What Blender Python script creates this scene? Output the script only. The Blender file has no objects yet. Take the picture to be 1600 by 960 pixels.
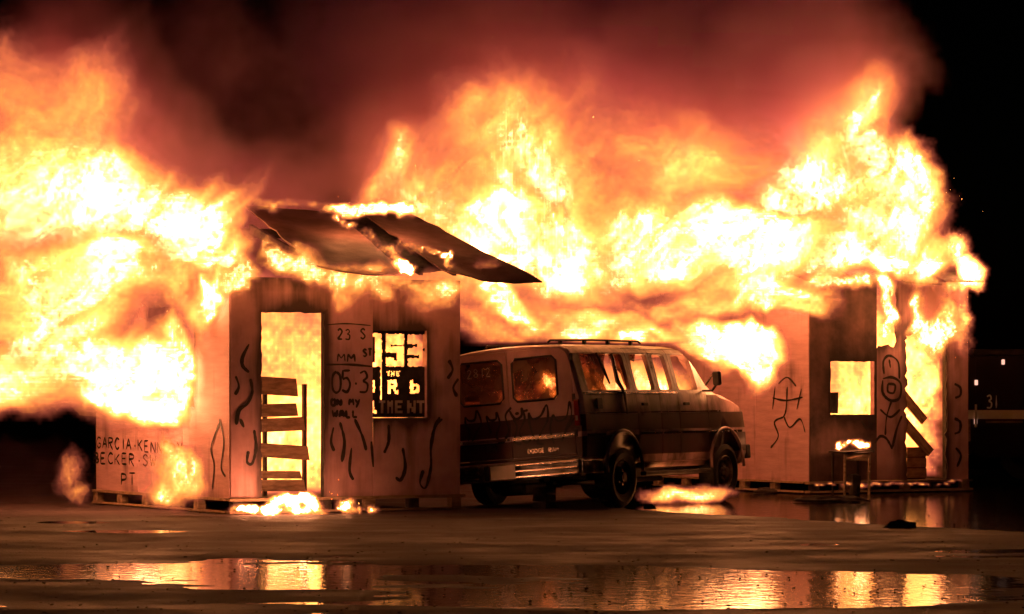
import bpy, bmesh, math, random
import numpy as np
from mathutils import Vector, Matrix, noise as mnoise
R = math.radians
sc = bpy.context.scene
C = sc.collection
random.seed(7)

# ------------------------------------------------------------------ camera
F, CX, HOR, H0 = 5280.0, 800.0, 599.0, 1.5          # focal length in px of the 1600 px photo, centre, horizon, eye height
cam = bpy.data.objects.new('camera', bpy.data.cameras.new('camera')); C.objects.link(cam); sc.camera = cam
cam.data.lens = F / 1600 * 36; cam.data.shift_y = (HOR - 480) / 1600
cam.location = (0, 0, H0); cam.rotation_euler = (R(90), 0, 0)
cam.data.clip_start = .5; cam.data.clip_end = 900
# ------------------------------------------------------------------ night sky and faint moon
w = bpy.data.worlds.new('World'); sc.world = w; w.use_nodes = True
wn = w.node_tree
sky = wn.nodes.new('ShaderNodeTexSky'); sky.sky_type = 'NISHITA'; sky.sun_disc = False
sky.sun_elevation = R(-8); sky.sun_rotation = R(20)
wn.links.new(sky.outputs[0], wn.nodes['Background'].inputs[0]); wn.nodes['Background'].inputs[1].default_value = 0.02
sun = bpy.data.objects.new('sun', bpy.data.lights.new('sun', 'SUN')); C.objects.link(sun)
sun.data.energy = 0.01; sun.data.angle = R(5); sun.data.color = (1, .8, .7); sun.rotation_euler = (R(50), 0, R(-30))
sc.view_settings.view_transform = 'Standard'; sc.view_settings.look = 'None'
sc.view_settings.exposure = 0; sc.view_settings.gamma = 1
sc.render.engine = 'CYCLES'
sc.cycles.max_bounces = 6; sc.cycles.diffuse_bounces = 3; sc.cycles.glossy_bounces = 3
sc.cycles.transparent_max_bounces = 24; sc.cycles.volume_bounces = 3
sc.cycles.volume_step_rate = 1.5; sc.cycles.volume_max_steps = 512
sc.cycles.use_denoising = True
sc.cycles.sample_clamp_indirect = 8

# ------------------------------------------------------------------ helpers
def P(px, py, d):
    return Vector(((px - CX) / F * d, d, H0 + (HOR - py) / F * d))
def tag(o, label=None, cat=None, group=None, kind=None):
    if label: o['label'] = label
    if cat: o['category'] = cat
    if group: o['group'] = group
    if kind: o['kind'] = kind
    return o
def empty(name, loc=(0, 0, 0), rz=0, label=None, cat=None, group=None):
    o = bpy.data.objects.new(name, None); C.objects.link(o); o.empty_display_size = .1
    o.location = loc; o.rotation_euler = (0, 0, rz)
    return tag(o, label, cat, group)

class MB:
    def __init__(s): s.v = []; s.f = []
    def add(s, vs, fs):
        n = len(s.v); s.v += [tuple(v) for v in vs]; s.f += [tuple(i + n for i in f) for f in fs]; return s
    def box(s, a, b, M=None, jit=0):
        (x0, y0, z0), (x1, y1, z1) = a, b
        vs = [Vector(p) for p in ((x0, y0, z0), (x1, y0, z0), (x1, y1, z0), (x0, y1, z0), (x0, y0, z1), (x1, y0, z1), (x1, y1, z1), (x0, y1, z1))]
        if jit: vs = [v + Vector([random.uniform(-jit, jit) for _ in range(3)]) for v in vs]
        if M: vs = [M @ v for v in vs]
        return s.add(vs, [(0, 3, 2, 1), (4, 5, 6, 7), (0, 1, 5, 4), (1, 2, 6, 5), (2, 3, 7, 6), (3, 0, 4, 7)])
    def tube(s, pts, r, n=8, cap=True):
        pts = [Vector(p) for p in pts]; rs = r if isinstance(r, (list, tuple)) else [r] * len(pts)
        rings = []
        for i, p in enumerate(pts):
            t = (pts[min(i + 1, len(pts) - 1)] - pts[max(i - 1, 0)]).normalized()
            a = t.orthogonal().normalized() if abs(t.z) > .95 else t.cross(Vector((0, 0, 1))).normalized()
            b = t.cross(a)
            rings.append([p + (a * math.cos(k * 2 * math.pi / n) + b * math.sin(k * 2 * math.pi / n)) * rs[i] for k in range(n)])
        vs = [v for rg in rings for v in rg]; fs = []
        for i in range(len(pts) - 1):
            for k in range(n):
                fs.append((i * n + k, i * n + (k + 1) % n, (i + 1) * n + (k + 1) % n, (i + 1) * n + k))
        if cap: fs += [tuple(range(n))[::-1], tuple(range((len(pts) - 1) * n, len(pts) * n))]
        return s.add(vs, fs)
    def lathe(s, prof, n, M):
        """prof: (radius, height) pairs turned about the local z axis"""
        vs = []; fs = []
        for (r, h) in prof:
            for k in range(n):
                a = 2 * math.pi * k / n; vs.append(M @ Vector((r * math.cos(a), r * math.sin(a), h)))
        for i in range(len(prof) - 1):
            for k in range(n): fs.append((i * n + k, i * n + (k + 1) % n, (i + 1) * n + (k + 1) % n, (i + 1) * n + k))
        return s.add(vs, fs)
    def ribbon(s, pts, wdt, to3, lift=.003, th=.002):
        """a brushed stroke on a wall; pts in wall coordinates (u, v), to3(u, v, lift) gives the 3D point"""
        q = smooth(pts); L = []; Rr = []
        for i, p in enumerate(q):
            a = q[max(i - 1, 0)]; b = q[min(i + 1, len(q) - 1)]
            dx, dy = b[0] - a[0], b[1] - a[1]; l = math.hypot(dx, dy) or 1
            nx, ny = -dy / l, dx / l
            ww = wdt * .5 * (.8 + .55 * mnoise.noise((p[0] * 6, p[1] * 6, 3.1)) + .25 * mnoise.noise((p[0] * 31, p[1] * 31, 3.1)))
            if i in (0, len(q) - 1): ww *= .5
            L.append((p[0] + nx * ww, p[1] + ny * ww)); Rr.append((p[0] - nx * ww, p[1] - ny * ww))
        n = len(q)
        s.add([to3(*p, lift) for p in L] + [to3(*p, lift) for p in Rr], [(i, i + 1, n + i + 1, n + i) for i in range(n - 1)])
        return s
    def build(s, name, mat, parent=None, smooth_=False, bevel=0):
        me = bpy.data.meshes.new(name); me.from_pydata(s.v, [], s.f); me.update()
        return link(name, me, mat, parent, smooth_, bevel)
def link(name, me, mat, parent=None, smooth_=False, bevel=0):
    bm = bmesh.new(); bm.from_mesh(me)
    bmesh.ops.recalc_face_normals(bm, faces=bm.faces)
    if bevel:
        bmesh.ops.bevel(bm, geom=[e for e in bm.edges if len(e.link_faces) == 2 and e.calc_face_angle(0) > .6], offset=bevel, segments=2, affect='EDGES', profile=.5)
    bm.to_mesh(me); bm.free()
    if smooth_: me.shade_smooth() if not isinstance(smooth_, float) else me.set_sharp_from_angle(angle=smooth_)
    if isinstance(smooth_, float):
        for p in me.polygons: p.use_smooth = True
    o = bpy.data.objects.new(name, me); C.objects.link(o)
    if mat: me.materials.append(mat)
    o.parent = parent
    return o
def smooth(pts, k=6):
    if len(pts) < 3: return [(pts[0][0] + (pts[-1][0] - pts[0][0]) * t / 4, pts[0][1] + (pts[-1][1] - pts[0][1]) * t / 4) for t in range(5)]
    P_ = [pts[0]] + list(pts) + [pts[-1]]; out = []
    for i in range(1, len(P_) - 2):
        p0, p1, p2, p3 = P_[i - 1:i + 3]
        for j in range(k):
            t = j / k
            out.append(tuple(.5 * (2 * p1[a] + (p2[a] - p0[a]) * t + (2 * p0[a] - 5 * p1[a] + 4 * p2[a] - p3[a]) * t * t + (3 * p1[a] - p0[a] - 3 * p2[a] + p3[a]) * t ** 3) for a in (0, 1)))
    return out + [tuple(pts[-1])]

# hand-painted lettering: strokes in a unit box
O_ = [(.5, 1), (.15, .85), (.05, .5), (.15, .15), (.5, 0), (.85, .15), (.95, .5), (.85, .85), (.5, 1)]
FONT = {
 'A': [[(0, 0), (.5, 1)], [(.5, 1), (1, 0)], [(.2, .38), (.8, .38)]], 'B': [[(0, 0), (0, 1)], [(0, 1), (.7, .9), (.7, .6), (0, .52)], [(0, .52), (.85, .4), (.8, .1), (0, 0)]],
 'C': [[(.95, .85), (.5, 1), (.1, .7), (.1, .3), (.5, 0), (.95, .15)]], 'D': [[(0, 0), (0, 1)], [(0, 1), (.7, .85), (.9, .5), (.7, .15), (0, 0)]],
 'E': [[(0, 0), (0, 1)], [(0, 1), (.8, 1)], [(0, .52), (.65, .52)], [(0, 0), (.85, 0)]], 'G': [[(.95, .85), (.5, 1), (.1, .7), (.1, .3), (.5, 0), (.9, .15), (.9, .45)], [(.9, .45), (.5, .45)]],
 'H': [[(0, 0), (0, 1)], [(1, 0), (1, 1)], [(0, .5), (1, .5)]], 'I': [[(.5, 0), (.5, 1)]], 'K': [[(0, 0), (0, 1)], [(.85, 1), (0, .42)], [(.2, .55), (.9, 0)]], 'L': [[(0, 1), (0, 0)], [(0, 0), (.8, 0)]],
 'M': [[(0, 0), (.1, 1)], [(.1, 1), (.5, .4)], [(.5, .4), (.9, 1)], [(.9, 1), (1, 0)]], 'N': [[(0, 0), (0, 1)], [(0, 1), (.9, 0)], [(.9, 0), (.9, 1)]], 'O': [O_], '0': [O_],
 'P': [[(0, 0), (0, 1)], [(0, 1), (.75, .9), (.75, .55), (0, .45)]], 'R': [[(0, 0), (0, 1)], [(0, 1), (.75, .9), (.75, .6), (0, .5)], [(.25, .48), (.9, -.15)]],
 'S': [[(.9, .85), (.5, 1), (.1, .78), (.5, .52), (.9, .25), (.5, 0), (.05, .15)]], 'T': [[(.5, 0), (.5, 1)], [(0, 1), (1, 1)]], 'U': [[(0, 1), (.08, .2), (.5, 0), (.9, .2), (.95, 1)]],
 'W': [[(0, 1), (.25, 0)], [(.25, 0), (.5, .7)], [(.5, .7), (.75, 0)], [(.75, 0), (1, 1)]], 'Y': [[(0, 1), (.5, .45)], [(1, 1), (.25, -.35)]],
 '1': [[(.5, 0), (.5, 1)]], '2': [[(.1, .8), (.5, 1), (.9, .75), (.5, .35), (.05, 0)], [(.05, 0), (.95, 0)]], '3': [[(.1, .9), (.6, 1), (.85, .75), (.4, .55)], [(.4, .55), (.9, .4), (.75, .05), (.05, .05)]],
 '5': [[(.9, 1), (.15, 1)], [(.15, 1), (.12, .58)], [(.12, .58), (.6, .65), (.9, .35), (.6, 0), (.05, .08)]], '8': [[(.5, .52), (.1, .75), (.5, 1), (.9, .75), (.5, .52), (.05, .25), (.5, 0), (.95, .25), (.5, .52)]],
 '.': [[(.4, .45), (.6, .45)]], "'": [[(.5, 1), (.45, .75)]], ' ': []}
def write(parent, text, u, v, ch, cw, wdt, to3, gap=.3, slope=0, jitter=.08, name='painted_letter', mtl='paint'):
    for c in text:
        mb = MB()
        for st in FONT[c]:
            mb.ribbon([(u + x * cw, v + y * ch + slope * x * cw + random.uniform(-1, 1) * jitter * ch * .3) for x, y in st], wdt, to3)
        if mb.v: mb.build(name, M[mtl], parent)
        u += cw * (1 + gap) if c not in "I1.'" else cw * (.8 + gap)
        v += slope * cw * (1 + gap) + random.uniform(-1, 1) * jitter * ch

# ------------------------------------------------------------------ materials
def mat(name, c1, c2=None, rough=.7, metal=0, scale=4, detail=5, bump=.2, bscale=None, stretch=(1, 1, 1), ramp=(.35, .65), rough2=None, spec=.5):
    m = bpy.data.materials.new(name); m.use_nodes = True; nt = m.node_tree; N = nt.nodes; L = nt.links
    b = N['Principled BSDF']; b.inputs['Metallic'].default_value = metal; b.inputs['Roughness'].default_value = rough; b.inputs['Specular IOR Level'].default_value = spec
    tc = N.new('ShaderNodeTexCoord'); mp = N.new('ShaderNodeMapping'); mp.inputs['Scale'].default_value = stretch
    L.new(tc.outputs['Object'], mp.inputs[0])
    nz = N.new('ShaderNodeTexNoise'); nz.inputs['Scale'].default_value = scale; nz.inputs['Detail'].default_value = detail; nz.inputs['Roughness'].default_value = .62
    L.new(mp.outputs[0], nz.inputs['Vector'])
    cr = N.new('ShaderNodeValToRGB'); cr.color_ramp.elements[0].position = ramp[0]; cr.color_ramp.elements[1].position = ramp[1]
    c2 = c2 or c1
    cr.color_ramp.elements[0].color = (*c1, 1); cr.color_ramp.elements[1].color = (*c2, 1)
    L.new(nz.outputs[0], cr.inputs[0]); L.new(cr.outputs[0], b.inputs['Base Color'])
    if rough2 is not None:
        mr = N.new('ShaderNodeMapRange'); mr.inputs[1].default_value = .3; mr.inputs[2].default_value = .7; mr.inputs[3].default_value = rough; mr.inputs[4].default_value = rough2
        L.new(nz.outputs[0], mr.inputs[0]); L.new(mr.outputs[0], b.inputs['Roughness'])
    if bump:
        bp = N.new('ShaderNodeBump'); bp.inputs['Strength'].default_value = bump; bp.inputs['Distance'].default_value = .01
        n2 = N.new('ShaderNodeTexNoise'); n2.inputs['Scale'].default_value = bscale or scale * 6; n2.inputs['Detail'].default_value = 6
        L.new(mp.outputs[0], n2.inputs['Vector']); L.new(n2.outputs[0], bp.inputs['Height']); L.new(bp.outputs[0], b.inputs['Normal'])
    return m
def emis(name, col, s):
    m = bpy.data.materials.new(name); m.use_nodes = True; nt = m.node_tree; nt.nodes.clear()
    o = nt.nodes.new('ShaderNodeOutputMaterial'); e = nt.nodes.new('ShaderNodeEmission'); e.inputs[0].default_value = (*col, 1); e.inputs[1].default_value = s
    nt.links.new(e.outputs[0], o.inputs[0]); return m
M = {}
M['ply'] = mat('plywood', (.44, .25, .26), (.62, .36, .39), .75, scale=3, stretch=(.6, .6, 4), ramp=(.3, .7), bump=.35, bscale=14)
M['ply_char'] = mat('charred_plywood', (.04, .024, .022), (.20, .105, .095), .85, scale=1.6, ramp=(.38, .72), bump=.5, bscale=18)
M['ply_smoky'] = mat('sooted_plywood', (.38, .20, .215), (.62, .36, .39), .8, scale=1.7, ramp=(.3, .7), bump=.35, bscale=14)
def charring(m, amt):
    nt = m.node_tree; N = nt.nodes; L = nt.links; b = N['Principled BSDF']; col = b.inputs['Base Color'].links[0].from_socket
    at = N.new('ShaderNodeAttribute'); at.attribute_name = 'burn'
    tc = N.new('ShaderNodeTexCoord'); mp = N.new('ShaderNodeMapping'); mp.inputs['Scale'].default_value = (9, 9, .7); L.new(tc.outputs['Object'], mp.inputs[0])
    nz = N.new('ShaderNodeTexNoise'); nz.inputs['Scale'].default_value = 1; nz.inputs['Detail'].default_value = 6; nz.inputs['Roughness'].default_value = .65; L.new(mp.outputs[0], nz.inputs['Vector'])
    a = N.new('ShaderNodeMath'); a.operation = 'MULTIPLY_ADD'; L.new(nz.outputs[0], a.inputs[0]); a.inputs[1].default_value = 1.1; L.new(at.outputs['Fac'], a.inputs[2])
    mr = N.new('ShaderNodeMapRange'); mr.inputs[1].default_value = .66; mr.inputs[2].default_value = 1.5; mr.inputs[4].default_value = amt; L.new(a.outputs[0], mr.inputs[0])
    mx = N.new('ShaderNodeMix'); mx.data_type = 'RGBA'; mx.inputs[7].default_value = (.02, .014, .012, 1); L.new(mr.outputs[0], mx.inputs[0]); L.new(col, mx.inputs[6]); L.new(mx.outputs[2], b.inputs['Base Color'])
charring(M['ply'], .85); charring(M['ply_smoky'], .9); charring(M['ply_char'], .95)
M['char'] = mat('charcoal', (.012, .010, .009), (.05, .035, .03), .9, scale=9, bump=.7)
M['wood'] = mat('pallet_wood', (.16, .10, .065), (.33, .22, .14), .8, scale=6, stretch=(1, 4, 4), bump=.5)
M['roof'] = mat('roofing_felt', (.16, .085, .08), (.30, .16, .155), .7, scale=2.0, detail=7, bump=.5, bscale=40, rough2=.5)
M['paint'] = mat('black_spray_paint', (.012, .010, .009), (.03, .024, .02), .6, scale=20, bump=.1)
M['pinkpaint'] = mat('pale_stencil_paint', (.45, .33, .27), (.6, .45, .38), .7, scale=20, bump=.1)
M['tyre'] = mat('tyre_rubber', (.010, .009, .009), (.022, .02, .019), .65, scale=12, bump=.4)
M['rim'] = mat('steel_rim', (.10, .08, .07), (.35, .3, .28), .4, .8, scale=8, bump=.2)
M['chrome'] = mat('sooty_chrome', (.5, .42, .4), (.8, .72, .7), .14, 1.0, scale=6, bump=.12, rough2=.3)
M['blackmetal'] = mat('blackened_steel', (.012, .010, .009), (.05, .035, .03), .6, .3, scale=6, bump=.4)
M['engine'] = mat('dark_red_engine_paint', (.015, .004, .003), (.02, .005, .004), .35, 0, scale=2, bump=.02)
M['stripe'] = mat('pale_reflective_stripe', (.75, .66, .55), (.85, .76, .65), .5, scale=6, bump=.05)
M['chalk'] = mat('window_chalk', (.34, .26, .22), (.5, .38, .32), .8, scale=20, bump=0)
M['redlens'] = mat('red_lens', (.22, .02, .015), (.3, .03, .02), .15, scale=20, bump=.05)

def van_paint():
    m = mat('two_tone_van_paint', (.36, .21, .225), (.62, .38, .41), .26, scale=2.2, detail=8, ramp=(.3, .65), bump=.35, bscale=3.5, rough2=.5)
    nt = m.node_tree; N = nt.nodes; L = nt.links; b = N['Principled BSDF']
    col = b.inputs['Base Color'].links[0].from_socket
    geo = N.new('ShaderNodeAttribute'); geo.attribute_name = 'bodyz'
    def band(a, c):
        x = N.new('ShaderNodeMath'); x.operation = 'COMPARE'; x.inputs[1].default_value = (a + c) / 2; x.inputs[2].default_value = (c - a) / 2
        L.new(geo.outputs['Fac'], x.inputs[0]); return x.outputs[0]
    s = N.new('ShaderNodeMath'); s.operation = 'MAXIMUM'; L.new(band(.86, 1.06), s.inputs[0]); L.new(band(.56, .80), s.inputs[1])
    mx = N.new('ShaderNodeMix'); mx.data_type = 'RGBA'; mx.inputs[7].default_value = (.06, .02, .02, 1)
    L.new(s.outputs[0], mx.inputs[0]); L.new(col, mx.inputs[6])
    # soot: scorched patches
    nz = N.new('ShaderNodeTexNoise'); nz.inputs['Scale'].default_value = 1.7; nz.inputs['Detail'].default_value = 6; nz.inputs['Roughness'].default_value = .65
    tc = N.new('ShaderNodeTexCoord'); mp = N.new('ShaderNodeMapping'); mp.inputs['Scale'].default_value = (1, 1, .45); mp.inputs['Location'].default_value = (3.3, .4, .2); L.new(tc.outputs['Object'], mp.inputs[0]); L.new(mp.outputs[0], nz.inputs['Vector'])
    cr = N.new('ShaderNodeMapRange'); cr.inputs[1].default_value = .42; cr.inputs[2].default_value = .6; cr.inputs[4].default_value = .92; L.new(nz.outputs[0], cr.inputs[0])
    m2 = N.new('ShaderNodeMix'); m2.data_type = 'RGBA'; m2.inputs[7].default_value = (.018, .013, .011, 1)
    sp = N.new('ShaderNodeSeparateXYZ'); L.new(tc.outputs['Object'], sp.inputs[0])
    fd = N.new('ShaderNodeMapRange'); fd.inputs[1].default_value = .02; fd.inputs[2].default_value = .2; fd.inputs[3].default_value = .2; L.new(sp.outputs[1], fd.inputs[0])
    ml = N.new('ShaderNodeMath'); ml.operation = 'MULTIPLY'; L.new(cr.outputs[0], ml.inputs[0]); L.new(fd.outputs[0], ml.inputs[1])
    L.new(ml.outputs[0], m2.inputs[0]); L.new(mx.outputs[2], m2.inputs[6]); L.new(m2.outputs[2], b.inputs['Base Color'])
    return m
M['van'] = van_paint()
def glass(name, tint, rough=.1, alpha=.5):
    m = bpy.data.materials.new(name); m.use_nodes = True; nt = m.node_tree; N = nt.nodes; L = nt.links
    b = N['Principled BSDF']; b.inputs['Base Color'].default_value = (*tint, 1); b.inputs['Roughness'].default_value = rough
    tr = N.new('ShaderNodeBsdfTransparent'); tr.inputs[0].default_value = (.85, .6, .45, 1)
    nz = N.new('ShaderNodeTexNoise'); nz.inputs['Scale'].default_value = 5; nz.inputs['Detail'].default_value = 6
    tc = N.new('ShaderNodeTexCoord'); L.new(tc.outputs['Object'], nz.inputs['Vector'])
    mr = N.new('ShaderNodeMapRange'); mr.inputs[1].default_value = .35; mr.inputs[2].default_value = .65; mr.inputs[3].default_value = alpha - .25; mr.inputs[4].default_value = min(1, alpha + .25)
    L.new(nz.outputs[0], mr.inputs[0])
    mx = N.new('ShaderNodeMixShader'); L.new(mr.outputs[0], mx.inputs[0]); L.new(tr.outputs[0], mx.inputs[1]); L.new(b.outputs[0], mx.inputs[2])
    L.new(mx.outputs[0], N['Material Output'].inputs[0]); return m
M['glass'] = glass('sooty_glass', (.22, .13, .09), .25, .6)

# ------------------------------------------------------------------ ground and standing water
def ground_height(x, y):
    """height of the asphalt over the water line (m): below 0 it is under water"""
    px = CX + x / y * F; py = HOR + F * H0 / y
    def g(cx, cy, sx, sy, a): return a * np.exp(-((px - cx) / sx) ** 2 - ((py - cy) / sy) ** 2)
    wet = -.85 + 0 * px
    wet += g(150, 893, 330, 11, 2.0) + g(430, 912, 230, 13, 1.9) + g(650, 892, 330, 7, 1.8) + g(960, 893, 260, 8, 1.9)
    wet += g(1210, 912, 330, 14, 2.1) + g(1420, 905, 170, 10, 1.3) + g(900, 940, 330, 14, 2.0) + g(1330, 938, 280, 15, 1.7) + g(560, 965, 160, 12, 1.6) + g(760, 925, 170, 6, 1.1)
    wet += g(20, 965, 120, 10, .8) + g(200, 832, 100, 3.5, 1.45) + g(110, 816, 70, 2.5, 1.35) + g(1280, 851, 40, 2.5, 1.6) + g(1560, 862, 80, 4, 1.1)
    wet += 2.6 / (1 + np.exp(-((px - 985) / 14))) / (1 + np.exp(((py - (797 + (px - 1000) * .052)) / 2.6)))     # soaked ground by the van and the right hut
    return wet
nx, ny = 230, 430
ys = HOR + F * H0 / np.linspace(1 / 1, 0, 1) if False else None
pys = np.concatenate([np.linspace(985, 742, ny), [715, 690, 665, 640, 620, 608]])
Y = F * H0 / (pys - HOR)
U = np.linspace(-.17, .17, nx)
U = np.concatenate([[-3, -1, -.4], U, [.4, 1, 3]])
YY, UU = np.meshgrid(Y, U, indexing='ij'); XX = UU * YY
wet = ground_height(XX, YY)
rng = np.random.default_rng(3)
def lattice(x, y, fx, fy, seed):
    r = np.random.default_rng(seed).random((64, 64)); a = x * fx + 1000; b = y * fy + 1000
    i, j = np.floor(a).astype(int), np.floor(b).astype(int); u, v = a - i, b - j
    u = u * u * (3 - 2 * u); v = v * v * (3 - 2 * v); i %= 64; j %= 64; i1 = (i + 1) % 64; j1 = (j + 1) % 64
    return (r[i, j] * (1 - u) + r[i1, j] * u) * (1 - v) + (r[i, j1] * (1 - u) + r[i1, j1] * u) * v - .5
nzv = lattice(XX, YY, .45, 1.1, 1) * 1.1 + lattice(XX, YY, 1.3, 2.6, 2) * .9 + lattice(XX, YY, 4, 7, 4) * .3
ZZ = -.010 * np.tanh((wet + nzv * np.where(YY < 31, 1.05, .7)) * 1.3) + lattice(XX, YY, 9, 12, 5) * np.where(wet + nzv * .8 < -.1, .0018, .0005) + lattice(XX, YY, 1.1, 1.2, 6) * np.where(wet + nzv * .8 < -.1, .003, 0)
ZZ = np.where((np.abs(UU) > .18) | (YY > 55), .01, ZZ)
n0, n1 = XX.shape
verts = np.stack([XX, YY, ZZ], -1).reshape(-1, 3)
idx = np.arange(n0 * n1).reshape(n0, n1)
faces = np.stack([idx[:-1, :-1], idx[:-1, 1:], idx[1:, 1:], idx[1:, :-1]], -1).reshape(-1, 4)
me = bpy.data.meshes.new('asphalt_ground'); me.from_pydata(verts.tolist(), [], faces.tolist()); me.update()
for p in me.polygons: p.use_smooth = True
M['asphalt'] = mat('asphalt', (.028, .018, .020), (.105, .066, .073), .6, scale=.7, detail=14, bump=1, bscale=45, rough2=.95, stretch=(1, 1.6, 1), ramp=(.3, .72), spec=.35)
_N = M['asphalt'].node_tree.nodes; _L = M['asphalt'].node_tree.links
_t = _N.new('ShaderNodeTexCoord'); _m = _N.new('ShaderNodeMapping'); _m.inputs['Scale'].default_value = (.5, .8, 1); _L.new(_t.outputs['Object'], _m.inputs[0])
_z = _N.new('ShaderNodeTexNoise'); _z.inputs['Scale'].default_value = 1.4; _z.inputs['Detail'].default_value = 8; _z.inputs['Roughness'].default_value = .65; _L.new(_m.outputs[0], _z.inputs['Vector'])
_r = _N.new('ShaderNodeMapRange'); _r.inputs[1].default_value = .4; _r.inputs[2].default_value = .62; _r.inputs[3].default_value = .5; _r.inputs[4].default_value = .85; _L.new(_z.outputs[0], _r.inputs[0]); _L.new(_r.outputs[0], _N['Principled BSDF'].inputs['Roughness'])
[setattr(n_.inputs['Distance'], 'default_value', .05) for n_ in M['asphalt'].node_tree.nodes if n_.type == 'BUMP']
g = link('asphalt_ground', me, M['asphalt']); tag(g, kind='structure')
def water_mat():
    m = bpy.data.materials.new('puddle_water'); m.use_nodes = True; nt = m.node_tree; N = nt.nodes; L = nt.links
    b = N['Principled BSDF']; b.inputs['Base Color'].default_value = (.012, .010, .009, 1); b.inputs['Roughness'].default_value = .08; b.inputs['IOR'].default_value = 1.33
    tc = N.new('ShaderNodeTexCoord'); mp = N.new('ShaderNodeMapping'); mp.inputs['Scale'].default_value = (1, .6, 1); L.new(tc.outputs['Object'], mp.inputs[0])
    nz = N.new('ShaderNodeTexNoise'); nz.inputs['Scale'].default_value = 9; nz.inputs['Detail'].default_value = 3; L.new(mp.outputs[0], nz.inputs['Vector'])
    bp = N.new('ShaderNodeBump'); bp.inputs['Strength'].default_value = .42; bp.inputs['Distance'].default_value = .01
    L.new(nz.outputs[0], bp.inputs['Height']); L.new(bp.outputs[0], b.inputs['Normal'])
    return m
M['water'] = water_mat()
wm = MB().add([(-9, 20, 0), (9, 20, 0), (10.5, 56, 0), (-10.5, 56, 0)], [(0, 1, 2, 3)])
tag(wm.build('puddle_water', M['water']), kind='structure')

# ------------------------------------------------------------------ huts
def panel(parent, name, mtl, u0, u1, z0, z1, holes=(), axis='x', at=0., out=-1, th=.014, ragged=.0, cell=.06, warp=.0022):
    """a sheet of plywood with openings; axis 'x': runs along local x at y=at; 'y': along local y at x=at"""
    us = sorted(set([u0, u1] + [v for h in holes for v in h[:2] if u0 < v < u1])); zs = sorted(set([z0, z1] + [v for h in holes for v in h[2:] if z0 < v < z1]))
    def sub(a):
        r = []
        for p, q in zip(a, a[1:]):
            n = max(1, round((q - p) / cell)); r += [p + (q - p) * i / n for i in range(n)]
        return r + [a[-1]]
    us, zs = sub(us), sub(zs); nu, nz = len(us), len(zs)
    solid = [[not any(h[0] < (us[i] + us[i + 1]) / 2 < h[1] and h[2] < (zs[j] + zs[j + 1]) / 2 < h[3] for h in holes) for j in range(nz - 1)] for i in range(nu - 1)]
    sd = random.random() * 50
    vs = {}
    V = []; Fc = []
    def vert(i, j, k):
        if (i, j, k) not in vs:
            u, z = us[i], zs[j]
            onh = any((abs(u - e) < 1e-6 and h[2] - 1e-6 <= z <= h[3] + 1e-6 and u0 < u < u1) or (abs(z - e2) < 1e-6 and h[0] - 1e-6 <= u <= h[1] + 1e-6 and z0 < z < z1) for h in holes for e in h[:2] for e2 in h[2:])
            if onh and ragged:
                u += ragged * mnoise.noise((u * 13, z * 13, sd)); z += ragged * mnoise.noise((u * 13 + 9, z * 13, sd))
            wv = at + out * (k * th + warp * mnoise.noise((u * 1.7, z * 1.3, sd)) * 2)
            vs[i, j, k] = len(V); V.append((u, wv, z) if axis == 'x' else (wv, u, z))
        return vs[i, j, k]
    S = lambda i, j: 0 <= i < nu - 1 and 0 <= j < nz - 1 and solid[i][j]
    for i in range(nu - 1):
        for j in range(nz - 1):
            if not S(i, j): continue
            c = [(i, j), (i + 1, j), (i + 1, j + 1), (i, j + 1)]
            Fc.append([vert(*p, 1) for p in c]); Fc.append([vert(*p, 0) for p in c][::-1])
            for (a, b, di, dj) in ((0, 1, 0, -1), (1, 2, 1, 0), (2, 3, 0, 1), (3, 0, -1, 0)):
                if not S(i + di, j + dj): Fc.append([vert(*c[a], 1), vert(*c[b], 1), vert(*c[b], 0), vert(*c[a], 0)])
    o = MB().add(V, Fc).build(name, mtl, parent, R(35))
    bn = []
    for v in o.data.vertices:
        u, z = (v.co.x, v.co.z) if axis == 'x' else (v.co.y, v.co.z)
        b_ = .9 * math.exp(-max(0, z1 - z) / .22) + .25 * math.exp(-max(0, z - z0) / .06)
        for h in holes:
            du = max(h[0] - u, 0, u - h[1]); dz = max(h[2] - z, 0, z - h[3]); up = z > h[3]
            b_ = max(b_, 1.1 * math.exp(-math.hypot(du, dz * (.5 if up else 1)) / .11))
        bn.append(b_ + .55 * mnoise.noise((u * 3.1, z * 1.6, sd)) + .3 * mnoise.noise((u * 9, z * 5, sd + 7)))
    o.data.attributes.new('burn', 'FLOAT', 'POINT').data.foreach_set('value', bn)
    return o

class Hut:
    def __init__(s, px, d, rot, label):
        s.A = Vector((P(px, HOR, d).x, d, 0)); s.r = rot
        s.e = empty('plywood_hut', s.A, rot, label, 'hut')
        s.Mw = Matrix.Translation(s.A) @ Matrix.Rotation(rot, 4, 'Z'); s.Mi = s.Mw.inverted()
    def ray(s, px, py):
        o = s.Mi @ Vector((0, 0, H0)); t = s.Mi @ P(px, py, 10.); return o, t - o
    def front(s, px, py, y=0.):
        o, dv = s.ray(px, py); t = (y - o.y) / dv.y; q = o + dv * t; return q.x, q.z
    def side(s, px, py, x=0.):
        o, dv = s.ray(px, py); t = (x - o.x) / dv.x; q = o + dv * t; return q.y, q.z
    def hit(s, px, py, p0, n):
        o, dv = s.ray(px, py); t = (Vector(p0) - o).dot(n) / dv.dot(n); return o + dv * t
    def w(s, x, y, z): return s.Mw @ Vector((x, y, z))
F3 = lambda u, v, l: (u, -.017 - l, v)       # front face of a hut: local x, z
S3 = lambda u, v, l: (-.017 - l, u, v)       # left face: local y, z

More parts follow.
